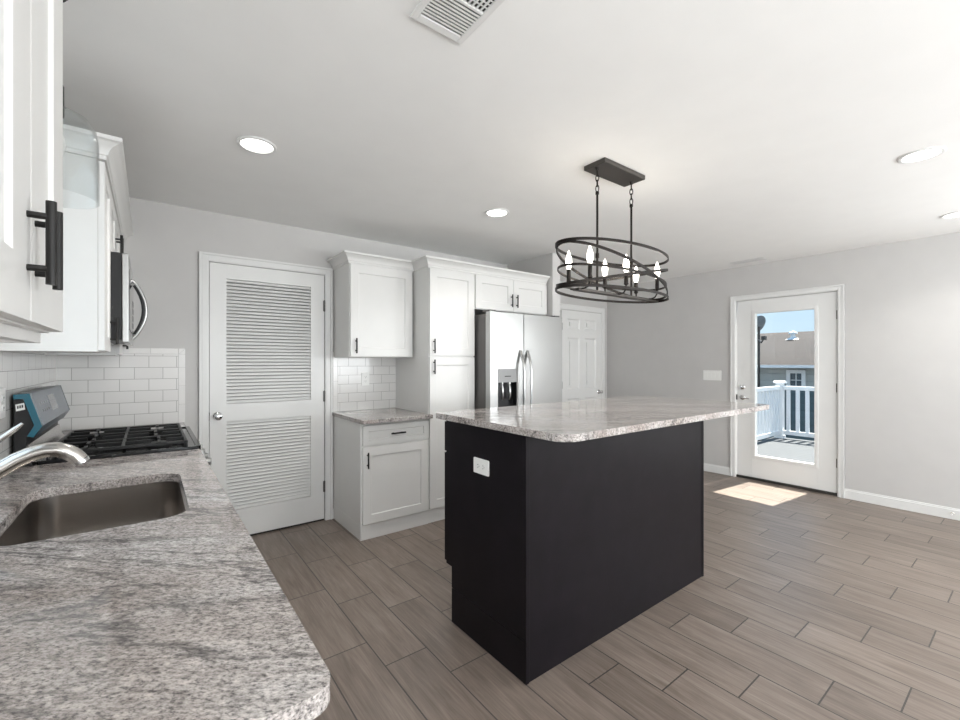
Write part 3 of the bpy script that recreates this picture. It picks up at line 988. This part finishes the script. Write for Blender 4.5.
for i in range(5):
    x = 0.09 + i * (RW - 0.18) / 4
    kb = MB().lathe([(0.024, -0.036), (0.024, -0.042), (0.021, -0.046), (0.019, -0.064), (0.016, -0.068), (0.0, -0.068)], (x, 0, 0.825), 20, 'y')
    kb.box(x - 0.003, x + 0.003, -0.071, -0.06, 0.808, 0.842)
    kb.build('knob', 'steel', r)
mb = MB().slab(rrect(0.0, RW, -0.018, 0.565, 0.012, 4), [], 0.906, 0.922)
mb.slab(rrect(0.0, RW, -0.018, 0.565, 0.012, 4), [rrect(0.014, RW - 0.014, 0.002, 0.553, 0.012, 4)], 0.9221, 0.929)
mb.build('cooktop', 'enamel', r, 0.002)
for (bx, by, br) in ((0.17, 0.15, 0.045), (0.17, 0.42, 0.038), (RW / 2, 0.285, 0.05), (RW - 0.17, 0.15, 0.05), (RW - 0.17, 0.42, 0.036)):
    bb = MB().lathe([(br * 1.25, 0.9222), (br * 1.2, 0.928), (br, 0.931), (br, 0.938), (br * 0.93, 0.9405), (0, 0.9415)], (bx, by, 0), 28).build('burner', 'iron', r)
gw = (RW - 0.05) / 3
for g in range(3):
    gx0 = 0.025 + g * gw + 0.003
    gx1 = gx0 + gw - 0.006
    gm = MB()
    zt0, zt1, bw = 0.942, 0.956, 0.0065
    ya, yb = 0.035, 0.54
    gm.box(gx0, gx1, ya, ya + 2 * bw, zt0, zt1).box(gx0, gx1, yb - 2 * bw, yb, zt0, zt1)
    gm.box(gx0, gx0 + 2 * bw, ya + 2 * bw, yb - 2 * bw, zt0, zt1).box(gx1 - 2 * bw, gx1, ya + 2 * bw, yb - 2 * bw, zt0, zt1)
    cx = (gx0 + gx1) / 2
    gm.box(gx0 + 2 * bw, gx1 - 2 * bw, 0.28, 0.293, zt0, zt1)
    for yy in (0.15, 0.42) if g != 1 else (0.16, 0.41):
        gm.box(gx0 + 2 * bw, cx - 0.028, yy - bw, yy + bw, zt0, zt1 + 0.003).box(cx + 0.028, gx1 - 2 * bw, yy - bw, yy + bw, zt0, zt1 + 0.003)
        gm.box(cx - bw, cx + bw, yy + 0.03, 0.28 if yy < 0.28 else yb - 2 * bw, zt0, zt1 + 0.003)
        gm.box(cx - bw, cx + bw, ya + 2 * bw if yy < 0.28 else 0.293, yy - 0.03, zt0, zt1 + 0.003)
    for px in (gx0 + bw, gx1 - bw):
        for py in (ya + bw, yb - bw):
            gm.cyl((px, py, 0.9225), (px, py, 0.943), 0.007, 0.006, 10)
    gm.build('grate', 'iron', r, 0.002)
# backguard: local y = 0.19 - X
BG = [(0.632, 0.06), (0.632, 1.205), (0.590, 1.210), (0.587, 1.195), (0.553, 1.075), (0.575, 1.030), (0.588, 1.00), (0.571, 0.94), (0.567, 0.906), (0.567, 0.06)]
bgd = MB().prism([(0.6315, 0.907), (0.6315, 1.191), (0.604, 1.191), (0.572, 1.080), (0.593, 1.036), (0.597, 1.0), (0.585, 0.945), (0.575, 0.907)], 'x', 0.004, RW - 0.004).build('backguard', 'black_plastic', r, 0.002)
FP = [(0.6315, 1.211), (0.585, 1.214), (0.5475, 1.075), (0.5735, 1.030), (0.592, 1.036), (0.571, 1.080), (0.603, 1.192), (0.6315, 1.192)]
MB().prism(FP, 'x', 0.0, 0.03).build('film_edge', 'teal', bgd)
MB().prism(FP, 'x', RW - 0.03, RW).build('film_edge', 'teal', bgd)
def slant(t, off):
    a, b = Vector((0.585, 1.214)), Vector((0.5475, 1.075))
    p = a.lerp(b, t)
    d = (b - a).normalized()
    nrm = Vector((d.y, -d.x))
    return (p.x + nrm.x * off, p.y + nrm.y * off)
cp = MB().prism(FP, 'x', 0.0302, RW - 0.0302).build('control_panel', 'film', bgd, 0.001)
a, b = slant(0.2, 0.0008), slant(0.72, 0.0008)
a2, b2 = slant(0.2, -0.002), slant(0.72, -0.002)
MB().prism([a, b, b2, a2], 'x', 0.33, 0.50).build('display', 'film_dark', cp)
mb = MB()
for i in range(4):
    for k in range(2):
        u0, u1 = slant(0.34 + 0.22 * k, 0.0008), slant(0.42 + 0.22 * k, 0.0008)
        v0, v1 = slant(0.34 + 0.22 * k, -0.002), slant(0.42 + 0.22 * k, -0.002)
        mb.prism([u0, u1, v1, v0], 'x', 0.13 + 0.045 * i, 0.155 + 0.045 * i)
mb.build('keypad', 'film_dark', cp)
mb = MB()
mb.prism([(0.624, 1.142), (0.598, 1.148), (0.6005, 1.176), (0.6265, 1.170)], 'x', 0.0030, 0.0039)
mb.build('sticker', 'white_plastic', bgd)
mb = MB()
for k in range(3):
    y0 = 0.621 - 0.0065 * k
    mb.prism([(y0, 1.152 + 0.0015 * k), (y0 - 0.0045, 1.153 + 0.0015 * k), (y0 - 0.0045, 1.165 + 0.0015 * k), (y0, 1.164 + 0.0015 * k)], 'x', 0.0022, 0.0029)
mb.build('sticker_print', 'slot', bgd)
MB().prism([(0.5945, 0.998), (0.583, 0.945), (0.574, 0.9235), (0.566, 0.9235), (0.578, 0.950), (0.589, 1.0)], 'x', 0.02, RW - 0.02).build('lower_trim', 'steel_sink', bgd)

# ------------------------------------------------------------------ microwave (faces +X)
m = thing('microwave', 'stainless over the range microwave with bowed handle', 'microwave', (-0.100, 2.595, 1.437), RZ)
MW = 0.752
MB().box(0.0, MW, 0.0, 0.358, 0.012, 0.412).build('body', 'black_plastic', m, 0.002)
md = MB().box(0.0, 0.56, -0.026, -0.001, 0.0, 0.411).build('door', 'steel', m, 0.004)
MB().box(0.06, 0.47, -0.0275, -0.0262, 0.06, 0.35).build('window', 'black_glass', md)
hp = []
for i in range(13):
    t = i / 12
    hp.append((0.515, -0.026 - 0.062 * math.sin(PI * t) ** 0.8, 0.035 + 0.33 * t))
MB().tube(hp, 0.0085, 14).build('handle', 'steel', md)
MB().tube([(x, y + 0.012, z) for x, y, z in hp[1:-1]], 0.0085, 12).build('handle_backing', 'black_plastic', md)
cpn = MB().box(0.5615, MW, -0.026, -0.001, 0.0, 0.411).build('control_panel', 'black_glass', m, 0.003)
mb = MB()
for i in range(3):
    for k in range(5):
        mb.box(0.595 + 0.042 * i, 0.625 + 0.042 * i, -0.0275, -0.0262, 0.06 + 0.042 * k, 0.088 + 0.042 * k)
mb.build('keypad', 'steel_dark', cpn)
mb = MB()
for k in range(2):
    mb.box(0.05 + 0.36 * k, 0.33 + 0.36 * k, 0.06, 0.20, 0.004, 0.0118)
mb.build('grease_filter', 'steel', m, 0.002)
MB().box(-0.0016, -0.0002, 0.03, 0.30, 0.10, 0.115).box(-0.0016, -0.0002, 0.03, 0.30, 0.15, 0.165).build('side_vent', 'slot', m)

# ------------------------------------------------------------------ refrigerator (faces -Y)
fr = thing('refrigerator', 'stainless side by side refrigerator with water dispenser', 'refrigerator', (2.330, 2.985, 0))
FW = 0.905
MB().box(0.004, FW - 0.004, 0.0, 0.70, 0.03, 1.765).box(0.02, FW - 0.02, 0.03, 0.68, 0.001, 0.03).build('body', 'steel_dark', fr, 0.004)
MB().box(0.01, FW - 0.01, -0.02, -0.001, 0.012, 0.085).build('toe_grille', 'black_plastic', fr, 0.002)
DS = 0.392
def fridge_door(x0, x1, hole=None):
    mb = MB()
    z0, z1, y0, y1 = 0.095, 1.782, -0.072, -0.008
    if hole is None:
        mb.box(x0, x1, y0, y1, z0, z1)
    else:
        a, b, c, d = hole
        mb.box(x0, a, y0, y1, z0, z1).box(b, x1, y0, y1, z0, z1).box(a, b, y0, y1, z0, c).box(a, b, y0, y1, d, z1)
        mb.box(a, b, -0.014, y1, c, d)
    return mb.build('door', 'steel', fr, 0.0)
HOLE = (0.085, 0.305, 0.895, 1.285)
ld = fridge_door(0.0, DS - 0.004, HOLE)
rd = fridge_door(DS + 0.004, FW)
MB().box(0.03, FW - 0.03, -0.0075, -0.0005, 0.10, 1.76).build('gap_shade_sheet', 'black_plastic', fr)  # black sheet added behind the doors, paints the gap's shade
for x, dd in ((DS - 0.045, ld), (DS + 0.042, rd)):
    pts = []
    for i in range(17):
        t = i / 16
        pts.append((x, -0.073 - 0.058 * min(1, math.sin(PI * t) * 1.6) ** 0.9, 0.70 + 0.75 * t))
    MB().tube(pts, 0.0145, 16, up=Vector((1, 0, 0)), flat=0.7).build('handle', 'steel', dd)
a, b, c_, d_ = HOLE
dp = MB().box(a + 0.001, b - 0.001, -0.076, -0.0155, 1.165, d_ - 0.001).build('dispenser_panel', 'grey_plastic', ld, 0.002)
mb = MB()
for (q0, q1, q2, q3, q4, q5) in ((a + 0.001, a + 0.005, -0.0735, -0.0155, c_ + 0.001, 1.164), (b - 0.005, b - 0.001, -0.0735, -0.0155, c_ + 0.001, 1.164), (a + 0.005, b - 0.005, -0.0735, -0.0155, c_ + 0.001, c_ + 0.012), (a + 0.005, b - 0.005, -0.018, -0.0155, c_ + 0.012, 1.164)):
    mb.box(q0, q1, q2, q3, q4, q5)
mb.build('dispenser_recess', 'black_plastic', ld)
for x in (a + 0.065, a + 0.150):
    mb = MB().cyl((x, -0.050, 1.150), (x, -0.050, 1.164), 0.013, n=14)
    mb.tube([(x, -0.045, 1.15), (x, -0.058, 1.11), (x, -0.058, 1.05), (x, -0.045, 1.01)], [0.009, 0.011, 0.012, 0.008], 10)
    mb.build('dispenser_lever', 'steel', ld)
MB().box(a + 0.075, a + 0.145, -0.0775, -0.0762, 1.215, 1.223).build('indicator', 'slot', dp)
for x in (0.045, FW - 0.045):
    MB().box(x - 0.035, x + 0.035, -0.05, 0.05, 1.7825, 1.80).build('hinge_cover', 'steel_dark', fr, 0.004)

# ------------------------------------------------------------------ island
isl = thing('kitchen_island', 'black espresso kitchen island cabinet standing on plank tile floor', 'kitchen island', (1.25, 1.324, 0))
IW, ID, IH = 1.522, 0.561, 1.0425
mb = MB().box(0.008, IW - 0.008, 0.0125, ID + 0.050, 0.285, IH).box(0.008, IW - 0.008, 0.0125, ID - 0.005, 0.001, 0.285)
mb.build('carcass', 'espresso', isl, 0.001)
MB().box(0.0, IW, 0.0, 0.012, 0.001, IH).build('back_panel', 'espresso', isl, 0.0015)
for xx in (0.0, IW - 0.0075):
    MB().prism([(0.0125, 0.176), (ID - 0.001, 0.176), (ID - 0.001, 0.284), (ID + 0.050, 0.284), (ID + 0.050, IH), (0.0125, IH)], 'x', xx, xx + 0.0075).build('side_panel', 'espresso', isl, 0.001)
    MB().box(xx - 0.002 if xx == 0 else xx, xx + 0.0075 if xx == 0 else xx + 0.0095, 0.0125, ID - 0.004, 0.001, 0.174).build('base_board', 'espresso', isl, 0.0015)
MB().box(-0.003, 0.016, -0.003, -0.0002, 0.001, IH).box(-0.003, -0.0002, -0.0002, 0.016, 0.001, IH).build('corner_trim', 'espresso', isl, 0.001)
MB().box(IW - 0.016, IW + 0.003, -0.003, -0.0002, 0.001, IH).build('corner_trim', 'espresso', isl, 0.001)
# fronts on the far side (turned to face +Y)
def far_front(kind, a, b, z0, z1, hz):
    mb = MB().fronted(-b, -a, z0, z1, 0.0195, 0.062, -ID - 0.072)
    mb.v = [(-x, -y, z) for x, y, z in mb.v]
    p = mb.build(kind, 'espresso', isl, 0.001)
    h = MB()
    xm = (a + b) / 2
    h.cyl((xm - 0.068, ID + 0.100, hz), (xm + 0.068, ID + 0.100, hz), 0.0062, n=12)
    for s_ in (-1, 1):
        h.cyl((xm + s_ * 0.048, ID + 0.072, hz), (xm + s_ * 0.048, ID + 0.100, hz), 0.0048, n=10)
    h.build('handle', 'nickel', p)
for k in range(3):
    a, b = 0.004 + k * IW / 3, (k + 1) * IW / 3 - 0.004
    far_front('drawer', a, b, 0.875, 1.030, 0.95)
    far_front('door', a, b, 0.295, 0.866, 0.80)
it = rrect(1.222, 3.165, 1.085, 2.015, 0.02, 8, (0.03, 0.03, 0.03, 0.075))
tag(MB().slab(it, [], 1.0432, 1.0735).build('countertop', 'granite', bevel=0.004), 'large grey granite countertop overhanging the black island', 'countertop')

# ------------------------------------------------------------------ outlets and switches
def plate(root, w, h):
    MB().slab(rrect(-w / 2, w / 2, -h / 2, h / 2, 0.004, 3), [], 0, 0.005).v
def make_outlet(label, loc, rot, group=None):
    o = thing('power_outlet', label, 'outlet', loc)
    o.rotation_euler = rot
    mb = MB().slab(rrect(-0.036, 0.036, -0.058, 0.058, 0.005, 4), [], 0.0, 0.005)
    pl = mb.build('cover_plate', 'white_plastic', o, 0.0015)
    for zc in (-0.0195, 0.0195):
        rc = MB().slab(rrect(-0.017, 0.017, zc - 0.0145, zc + 0.0145, 0.006, 4), [], 0.0051, 0.0068).build('receptacle', 'white_plastic', o)
        MB().box(-0.0075, -0.0055, zc - 0.002, zc + 0.006, 0.0069, 0.0074).box(0.0055, 0.0075, zc - 0.002, zc + 0.006, 0.0069, 0.0074).cyl((0, zc - 0.0075, 0.0069), (0, zc - 0.0075, 0.0074), 0.0022, n=10).build('slots', 'slot', rc)
    return o
# local z points out of the wall
make_outlet('white outlet set sideways in the end of the black island', (1.2495, 1.627, 0.852), Matrix(((0, 0, -1), (1, 0, 0), (0, -1, 0))).to_euler() if False else (Matrix.Rotation(-PI / 2, 3, 'Y') @ Matrix.Rotation(0, 3, 'Z')).to_euler())
make_outlet('white outlet in the tile over the small granite counter', (1.549, YB - 0.0085, 1.192), (PI / 2, 0, 0))
make_outlet('white outlet in the tile between faucet and range', (XL + 0.0085, 2.462, 1.185), (Matrix.Rotation(PI / 2, 3, 'Z') @ Matrix.Rotation(PI / 2, 3, 'X')).to_euler())
sw = thing('light_switch', 'wide white switch plate on the grey wall beside the patio door', 'light switch', (XR - 0.0005, 2.505, 1.182))
sw.rotation_euler = (Matrix.Rotation(-PI / 2, 3, 'Z') @ Matrix.Rotation(PI / 2, 3, 'X')).to_euler()
MB().slab(rrect(-0.106, 0.106, -0.06, 0.06, 0.005, 4), [], 0.0, 0.005).build('cover_plate', 'white_plastic', sw, 0.0015)
for k in range(4):
    xc = -0.069 + 0.046 * k
    MB().box(xc - 0.0165, xc + 0.0165, -0.033, 0.033, 0.0051, 0.0085).build('rocker', 'white_plastic', sw, 0.001)
dsx = thing('door_stop', 'small spring door stop screwed to the baseboard', 'door stop', (XR - 0.0145, 0.507, 0.052))
mb = MB().lathe([(0.012, 0.0), (0.012, -0.004), (0.006, -0.008), (0.0, -0.008)], (0, 0, 0), 16, 'x')
mb.tube([(-0.006 - 0.04 * i / 60, 0.0055 * math.cos(i * 0.9), 0.0055 * math.sin(i * 0.9)) for i in range(61)], 0.0014, 6)
mb.build('spring', 'nickel', dsx)
MB().cyl((-0.046, 0, 0), (-0.060, 0, 0), 0.008, 0.007, 14).build('tip', 'white_plastic', dsx)

# ------------------------------------------------------------------ ceiling fixtures
def downlight(x, y, label):
    o = thing('recessed_light', label, 'recessed light', (x, y, ZC), group=None)
    MB().lathe([(0.092, -0.0005), (0.092, -0.004), (0.088, -0.007), (0.076, -0.0075), (0.073, -0.003), (0.073, -0.0005)], (0, 0, 0), 40, closed=True).build('trim_ring', 'trim', o)
    MB().lathe([(0.0, -0.0015), (0.0725, -0.0015), (0.0725, -0.003), (0.0, -0.0035)], (0, 0, 0), 40).build('lens', 'lens', o)
    lamp('downlight_lamp', 'AREA', (0, 0, -0.012), CAN_W, (1.0, 0.975, 0.94), o, shape='DISK', size=0.14, spread=math.radians(120))
    return o
downlight(0.438, 2.449, 'lit round ceiling light on the ceiling before the louvered door')
downlight(2.047, 2.480, 'lit round ceiling light before the refrigerator')
downlight(3.275, 0.418, 'lit round ceiling light between the oval chandelier and the ceiling corner light')
downlight(4.806, 0.419, 'lit round ceiling light closest to the wall with the patio door')

v = thing('ceiling_vent', 'large white louvered air register directly overhead', 'vent', (0.76, 1.03, ZC))
VA, VB = 0.100, 0.205
mb = MB()
for (a, b, c_, d_) in ((-VA, -VA + 0.022, -VB, VB), (VA - 0.022, VA, -VB, VB), (-VA + 0.022, VA - 0.022, -VB, -VB + 0.03), (-VA + 0.022, VA - 0.022, VB - 0.03, VB), (-VA + 0.022, VA - 0.022, 0.052, 0.064)):
    mb.box(a, b, c_, d_, -0.009, -0.0005)
mb.build('frame', 'trim', v, 0.003)
MB().box(-VA + 0.02, VA - 0.02, -VB + 0.02, VB - 0.02, -0.0015, -0.0006).build('backing', 'slot', v)
mb = MB()
n = 8
for i in range(n):
    y = 0.068 + i * (VB - 0.034 - 0.068) / n
    mb.prism([(y, -0.0085), (y + 0.0075, -0.0085), (y + 0.0105, -0.003), (y + 0.003, -0.003)], 'x', -VA + 0.022, VA - 0.022)
mb.build('louver', 'trim', v)
mb = MB()
for i in range(10):
    x = -VA + 0.026 + i * 0.0152
    mb.box(x, x + 0.004, -VB + 0.03, 0.052, -0.0085, -0.003)
for i in range(14):
    y = -VB + 0.036 + i * 0.0155
    mb.box(-VA + 0.022, VA - 0.022, y, y + 0.003, -0.006, -0.003)
mb.build('grid', 'trim', v)
v = thing('ceiling_vent', 'slim white slotted air register near the patio door wall', 'vent', (5.20, 2.0, ZC))
mb = MB()
for (a, b, c_, d_) in ((-0.062, -0.045, -0.165, 0.165), (0.045, 0.062, -0.165, 0.165), (-0.045, 0.045, -0.165, -0.145), (-0.045, 0.045, 0.145, 0.165)):
    mb.box(a, b, c_, d_, -0.008, -0.0005)
mb.build('frame', 'trim', v, 0.002)
MB().box(-0.046, 0.046, -0.146, 0.146, -0.0015, -0.0006).build('backing', 'slot', v)
mb = MB()
for i in range(5):
    x = -0.042 + i * 0.0175
    mb.prism([(x, -0.0075), (x + 0.009, -0.0075), (x + 0.013, -0.003), (x + 0.004, -0.003)], 'y', -0.145, 0.145)
mb.build('louver', 'trim', v)

# ------------------------------------------------------------------ chandelier
CX, CY = 2.145, 1.525
ch = thing('chandelier', 'dark bronze oval cage chandelier with six lit candle bulbs over the island', 'chandelier', (CX, CY, ZC))
MB().box(-0.192, 0.192, -0.072, 0.072, -0.026, -0.0005).build('canopy', 'canopy', ch, 0.003)
def link(mb, c, ang, s=0.019, r=0.0028):
    pts = []
    for i in range(20):
        t = 2 * PI * i / 20
        a, b = 0.0085 * math.cos(t), s * math.sin(t)
        pts.append((c[0] + a * math.cos(ang), c[1] + a * math.sin(ang), c[2] + b))
    mb.tube(pts, r, 8, closed=True)
ZT, ZB = 1.970 - ZC, 1.733 - ZC
for x in (-0.165, 0.158):
    MB().cyl((x, 0, -0.040), (x, 0, -0.026), 0.008, 0.012, 12).build('loop', 'bronze', ch)
    mb = MB()
    for k in range(4):
        link(mb, (x, 0, -0.055 - 0.029 * k), 0.4 + (PI / 2) * (k % 2))
    mb.build('chain', 'bronze', ch)
    mb = MB().cyl((x, 0, -0.165), (x, 0, ZB), 0.0062, n=12).cyl((x, 0, -0.160), (x, 0, -0.175), 0.010, n=12)
    mb.lathe([(0.0, ZT - 0.02), (0.010, ZT - 0.022), (0.010, ZT - 0.048), (0.0, ZT - 0.05)], (x, 0, 0), 12)
    mb.build('rod', 'bronze', ch)
RA, RB = 0.452, 0.200
def ringf(zl, zr, a=RA, b=RB, zoff=0.0):
    return lambda t: (a * math.cos(t), b * math.sin(t), zoff + zl + (zr - zl) * (0.5 + 0.5 * math.cos(t)))
MB().band(ringf(ZT, ZT), 0.006, 0.014).build('ring', 'bronze', ch)
MB().band(ringf(ZB, ZB), 0.006, 0.014).build('ring', 'bronze', ch)
MB().band(ringf(ZT - 0.008, ZB + 0.012, RA - 0.006, RB - 0.006), 0.006, 0.014).build('ring', 'bronze', ch)
MB().band(ringf(ZB + 0.014, ZT - 0.05, RA - 0.007, RB - 0.003), 0.006, 0.014).build('ring', 'bronze', ch)
MB().band(ringf(ZT - 0.125, ZB + 0.075, RA - 0.014, RB - 0.010), 0.005, 0.012).build('ring', 'bronze', ch)
MB().box(-0.345, 0.345, -0.022, 0.022, ZB - 0.008, ZB + 0.006).box(-RA + 0.003, -0.345, -0.006, 0.006, ZB - 0.005, ZB + 0.003).box(0.345, RA - 0.003, -0.006, 0.006, ZB - 0.005, ZB + 0.003).build('crossbar', 'canopy', ch, 0.002)
for xo in (-0.318, 0.0, 0.318):
    for yo in (-0.072, 0.072):
        s_ = 1 if yo > 0 else -1
        ca = MB().tube([(xo, s_ * 0.015, ZB + 0.004), (xo, s_ * 0.035, ZB + 0.002), (xo, s_ * 0.058, ZB + 0.008), (xo, s_ * 0.07, ZB + 0.025), (xo, yo, ZB + 0.05)], 0.0045, 10)
        ca.lathe([(0.006, ZB + 0.045), (0.013, ZB + 0.052), (0.013, ZB + 0.056), (0.0115, ZB + 0.058), (0.0115, ZB + 0.118), (0.0, ZB + 0.119)], (xo, yo, 0), 16)
        arm = ca.build('candle_arm', 'bronze', ch)
        zb = ZB + 0.119
        MB().lathe([(0.010, zb), (0.012, zb + 0.012), (0.0165, zb + 0.03), (0.0175, zb + 0.043), (0.0145, zb + 0.062), (0.008, zb + 0.084), (0.003, zb + 0.100), (0.0, zb + 0.103)], (xo, yo, 0), 18).build('bulb', 'bulb', arm)
        lamp('candle_lamp', 'POINT', (xo, yo, zb + 0.045), BULB_W, (1.0, 0.90, 0.76), ch, shadow_soft_size=0.02)

# ------------------------------------------------------------------ glass pendant over the sink
p = thing('pendant_light', 'clear glass bell pendant light hanging over the sink', 'pendant light', (-0.220, 1.72, ZC))
MB().lathe([(0.042, -0.0005), (0.042, -0.012), (0.038, -0.048), (0.030, -0.060), (0.0, -0.061)], (0, 0, 0), 28).build('canopy', 'black_metal', p)
MB().cyl((0, 0, -0.060), (0, 0, -0.30), 0.005, n=10).build('stem', 'black_metal', p)
MB().lathe([(0.0, -0.295), (0.020, -0.30), (0.0265, -0.315), (0.0265, -0.40), (0.018, -0.408), (0.0, -0.409)], (0, 0, 0), 20).build('socket', 'black_metal', p)
sh = [(0.030, -0.385), (0.055, -0.388), (0.082, -0.402), (0.097, -0.428), (0.102, -0.462), (0.103, -0.52), (0.103, -0.635)]
MB().lathe(sh + [(r_ - 0.003, h_ - (0.002 if i < 4 else 0.0)) for i, (r_, h_) in reversed(list(enumerate(sh)))], (0, 0, 0), 48, closed=True).build('glass_shade', 'shade_glass', p)
MB().lathe([(0.013, -0.41), (0.016, -0.43), (0.028, -0.465), (0.030, -0.485), (0.024, -0.508), (0.0, -0.518)], (0, 0, 0), 20).build('bulb', 'white_plastic', p)

# ------------------------------------------------------------------ outside the patio door
struct('ground', MB().box(-12, 60, -40, 60, -3.3, -3.2), 'lawn', 'grey gravel ground below the deck', 'ground')
DKX, DKY, DZ = 9.176, 2.997, -0.044
mb = MB()
for i in range(26):
    x = 5.62 + i * 0.142
    mb.box(x, x + 0.138, -2.5, 3.1, DZ - 0.03, DZ)
mb.box(5.62, 9.3, -2.5, 3.1, DZ - 0.25, DZ - 0.035)
struct('deck', mb, 'deck', 'pale grey boarded deck outside the patio door', 'deck')
def deck_post(x, y, label):
    o = thing('deck_post', label, 'deck post', (x, y, DZ))
    MB().box(-0.055, 0.055, -0.055, 0.055, 0.0005, 1.0).build('post', 'vinyl', o, 0.004)
    MB().prism([(-0.085, 1.0), (0.085, 1.0), (0.085, 1.022), (0.02, 1.05), (-0.02, 1.05), (-0.085, 1.022)], 'y', -0.085, 0.085).build('post_cap', 'vinyl', o, 0.004)
    MB().box(-0.07, 0.07, -0.07, 0.07, 0.0006, 0.05).box(-0.064, 0.064, -0.064, 0.064, 0.0506, 0.06).build('base_skirt', 'vinyl', o, 0.003)
deck_post(DKX, DKY, 'white vinyl corner post of the deck railing')
deck_post(DKX, 0.6, 'white vinyl deck post farther along the railing')
def railing(loc, rz, length, label):
    o = thing('deck_railing', label, 'railing', loc, rz)
    MB().box(0.06, length - 0.06, -0.035, 0.035, 0.885, 0.955).build('top_rail', 'vinyl', o, 0.006)
    MB().box(0.06, length - 0.06, -0.025, 0.025, 0.075, 0.150).build('bottom_rail', 'vinyl', o, 0.005)
    n = int((length - 0.12) / 0.135)
    first = None
    for i in range(n):
        x = 0.06 + (length - 0.12) * (i + 0.5) / n
        if first is None:
            first = MB().box(-0.028, 0.028, -0.019, 0.019, 0.145, 0.89).build('baluster', 'vinyl', o, 0.004)
            first.location = (x, 0, 0)
        else:
            b = first.copy()
            COL.objects.link(b)
            b.parent = o
            b.location = (x, 0, 0)
railing((DKX, DKY, DZ), -PI / 2, DKY - 0.6, 'white vinyl deck railing facing the neighbouring house')
railing((DKX, DKY, DZ), PI, DKX - 5.62, 'white vinyl deck railing running from the house to the corner post')

h = thing('neighbouring_house', 'sage sided house with weathered brown shingle roof beyond the deck', 'house', (14.4, 5, -3.2))
OX, OY, OZ = 14.4, 5, -3.2
def W(mb):
    mb.v = [(x - OX, y - OY, z - OZ) for x, y, z in mb.v]
    return mb
W(MB().box(14.4, 22.0, -3, 13, -3.2, 1.18)).build('wall', 'siding', h)
W(MB().box(14.34, 14.399, -3, 13, -3.19, 0.60)).build('lower_wall', 'siding_dark', h)  # darker copy of the siding colour over the lower part
W(MB().prism([(14.0, 1.19), (14.0, 1.26), (18.0, 2.40), (22.4, 1.26), (22.4, 1.19), (18.0, 2.33)], 'y', -3.4, 13.4)).build('roof', 'shingle', h)
W(MB().box(13.93, 14.0, -3.4, 13.4, 1.185, 1.26)).build('gutter', 'vinyl', h)
hw = W(MB().box(14.33, 14.40, 4.08, 4.17, 0.62, 1.12).box(14.33, 14.40, 4.44, 4.53, 0.62, 1.12).box(14.33, 14.40, 4.17, 4.44, 1.03, 1.12).box(14.33, 14.40, 4.17, 4.44, 0.62, 0.68)).build('window', 'vinyl', h)
W(MB().box(14.375, 14.399, 4.17, 4.44, 0.68, 1.03)).build('pane', 'pane_dark', hw)
W(MB().box(14.36, 14.374, 4.297, 4.313, 0.68, 1.03).box(14.36, 14.374, 4.17, 4.44, 0.83, 0.846)).build('muntin', 'vinyl', hw)
mb = MB().cyl((17.0, 5.18, 1.95), (17.0, 5.18, 2.30), 0.07, n=16).lathe([(0.13, 2.28), (0.12, 2.33), (0.0, 2.38)], (17.0, 5.18, 0), 16).lathe([(0.22, 2.08), (0.09, 2.16), (0.0, 2.161)], (17.0, 5.18, 0), 16)
W(mb).build('roof_vent', 'vinyl', h)
dd = thing('satellite_dish', 'dark satellite dish on a pole before the brown shingle roof', 'satellite dish', (13.2, 4.81, -3.2))
tilt = Matrix.Rotation(math.radians(-58), 3, 'Y') @ Matrix.Rotation(0, 3, 'Z')
mb = MB().lathe([(r_ * 0.8, h_ * 0.8) for r_, h_ in [(0.0, 0.0), (0.12, 0.010), (0.24, 0.042), (0.34, 0.085), (0.35, 0.095), (0.34, 0.098), (0.24, 0.056), (0.12, 0.022), (0.0, 0.014)]], (0, 0, 0), 32)
mb.v = [tuple(Matrix.Rotation(math.radians(70), 3, 'Z') @ Matrix.Rotation(math.radians(60), 3, 'Y') @ Vector(q) + Vector((0, 0, 5.52))) for q in mb.v]
mb.build('reflector', 'dish', dd)
MB().tube([(0, 0, 0.001), (0, 0, 5.30), (0, 0.0, 5.50)], 0.03, 10).tube([(0, 0, 5.16), (-0.25, -0.15, 5.06), (-0.40, -0.27, 5.16)], 0.02, 8).build('mast', 'black_plastic', dd)
MB().box(-0.47, -0.36, -0.32, -0.22, 5.12, 5.22).build('feed_horn', 'black_plastic', dd, 0.01)
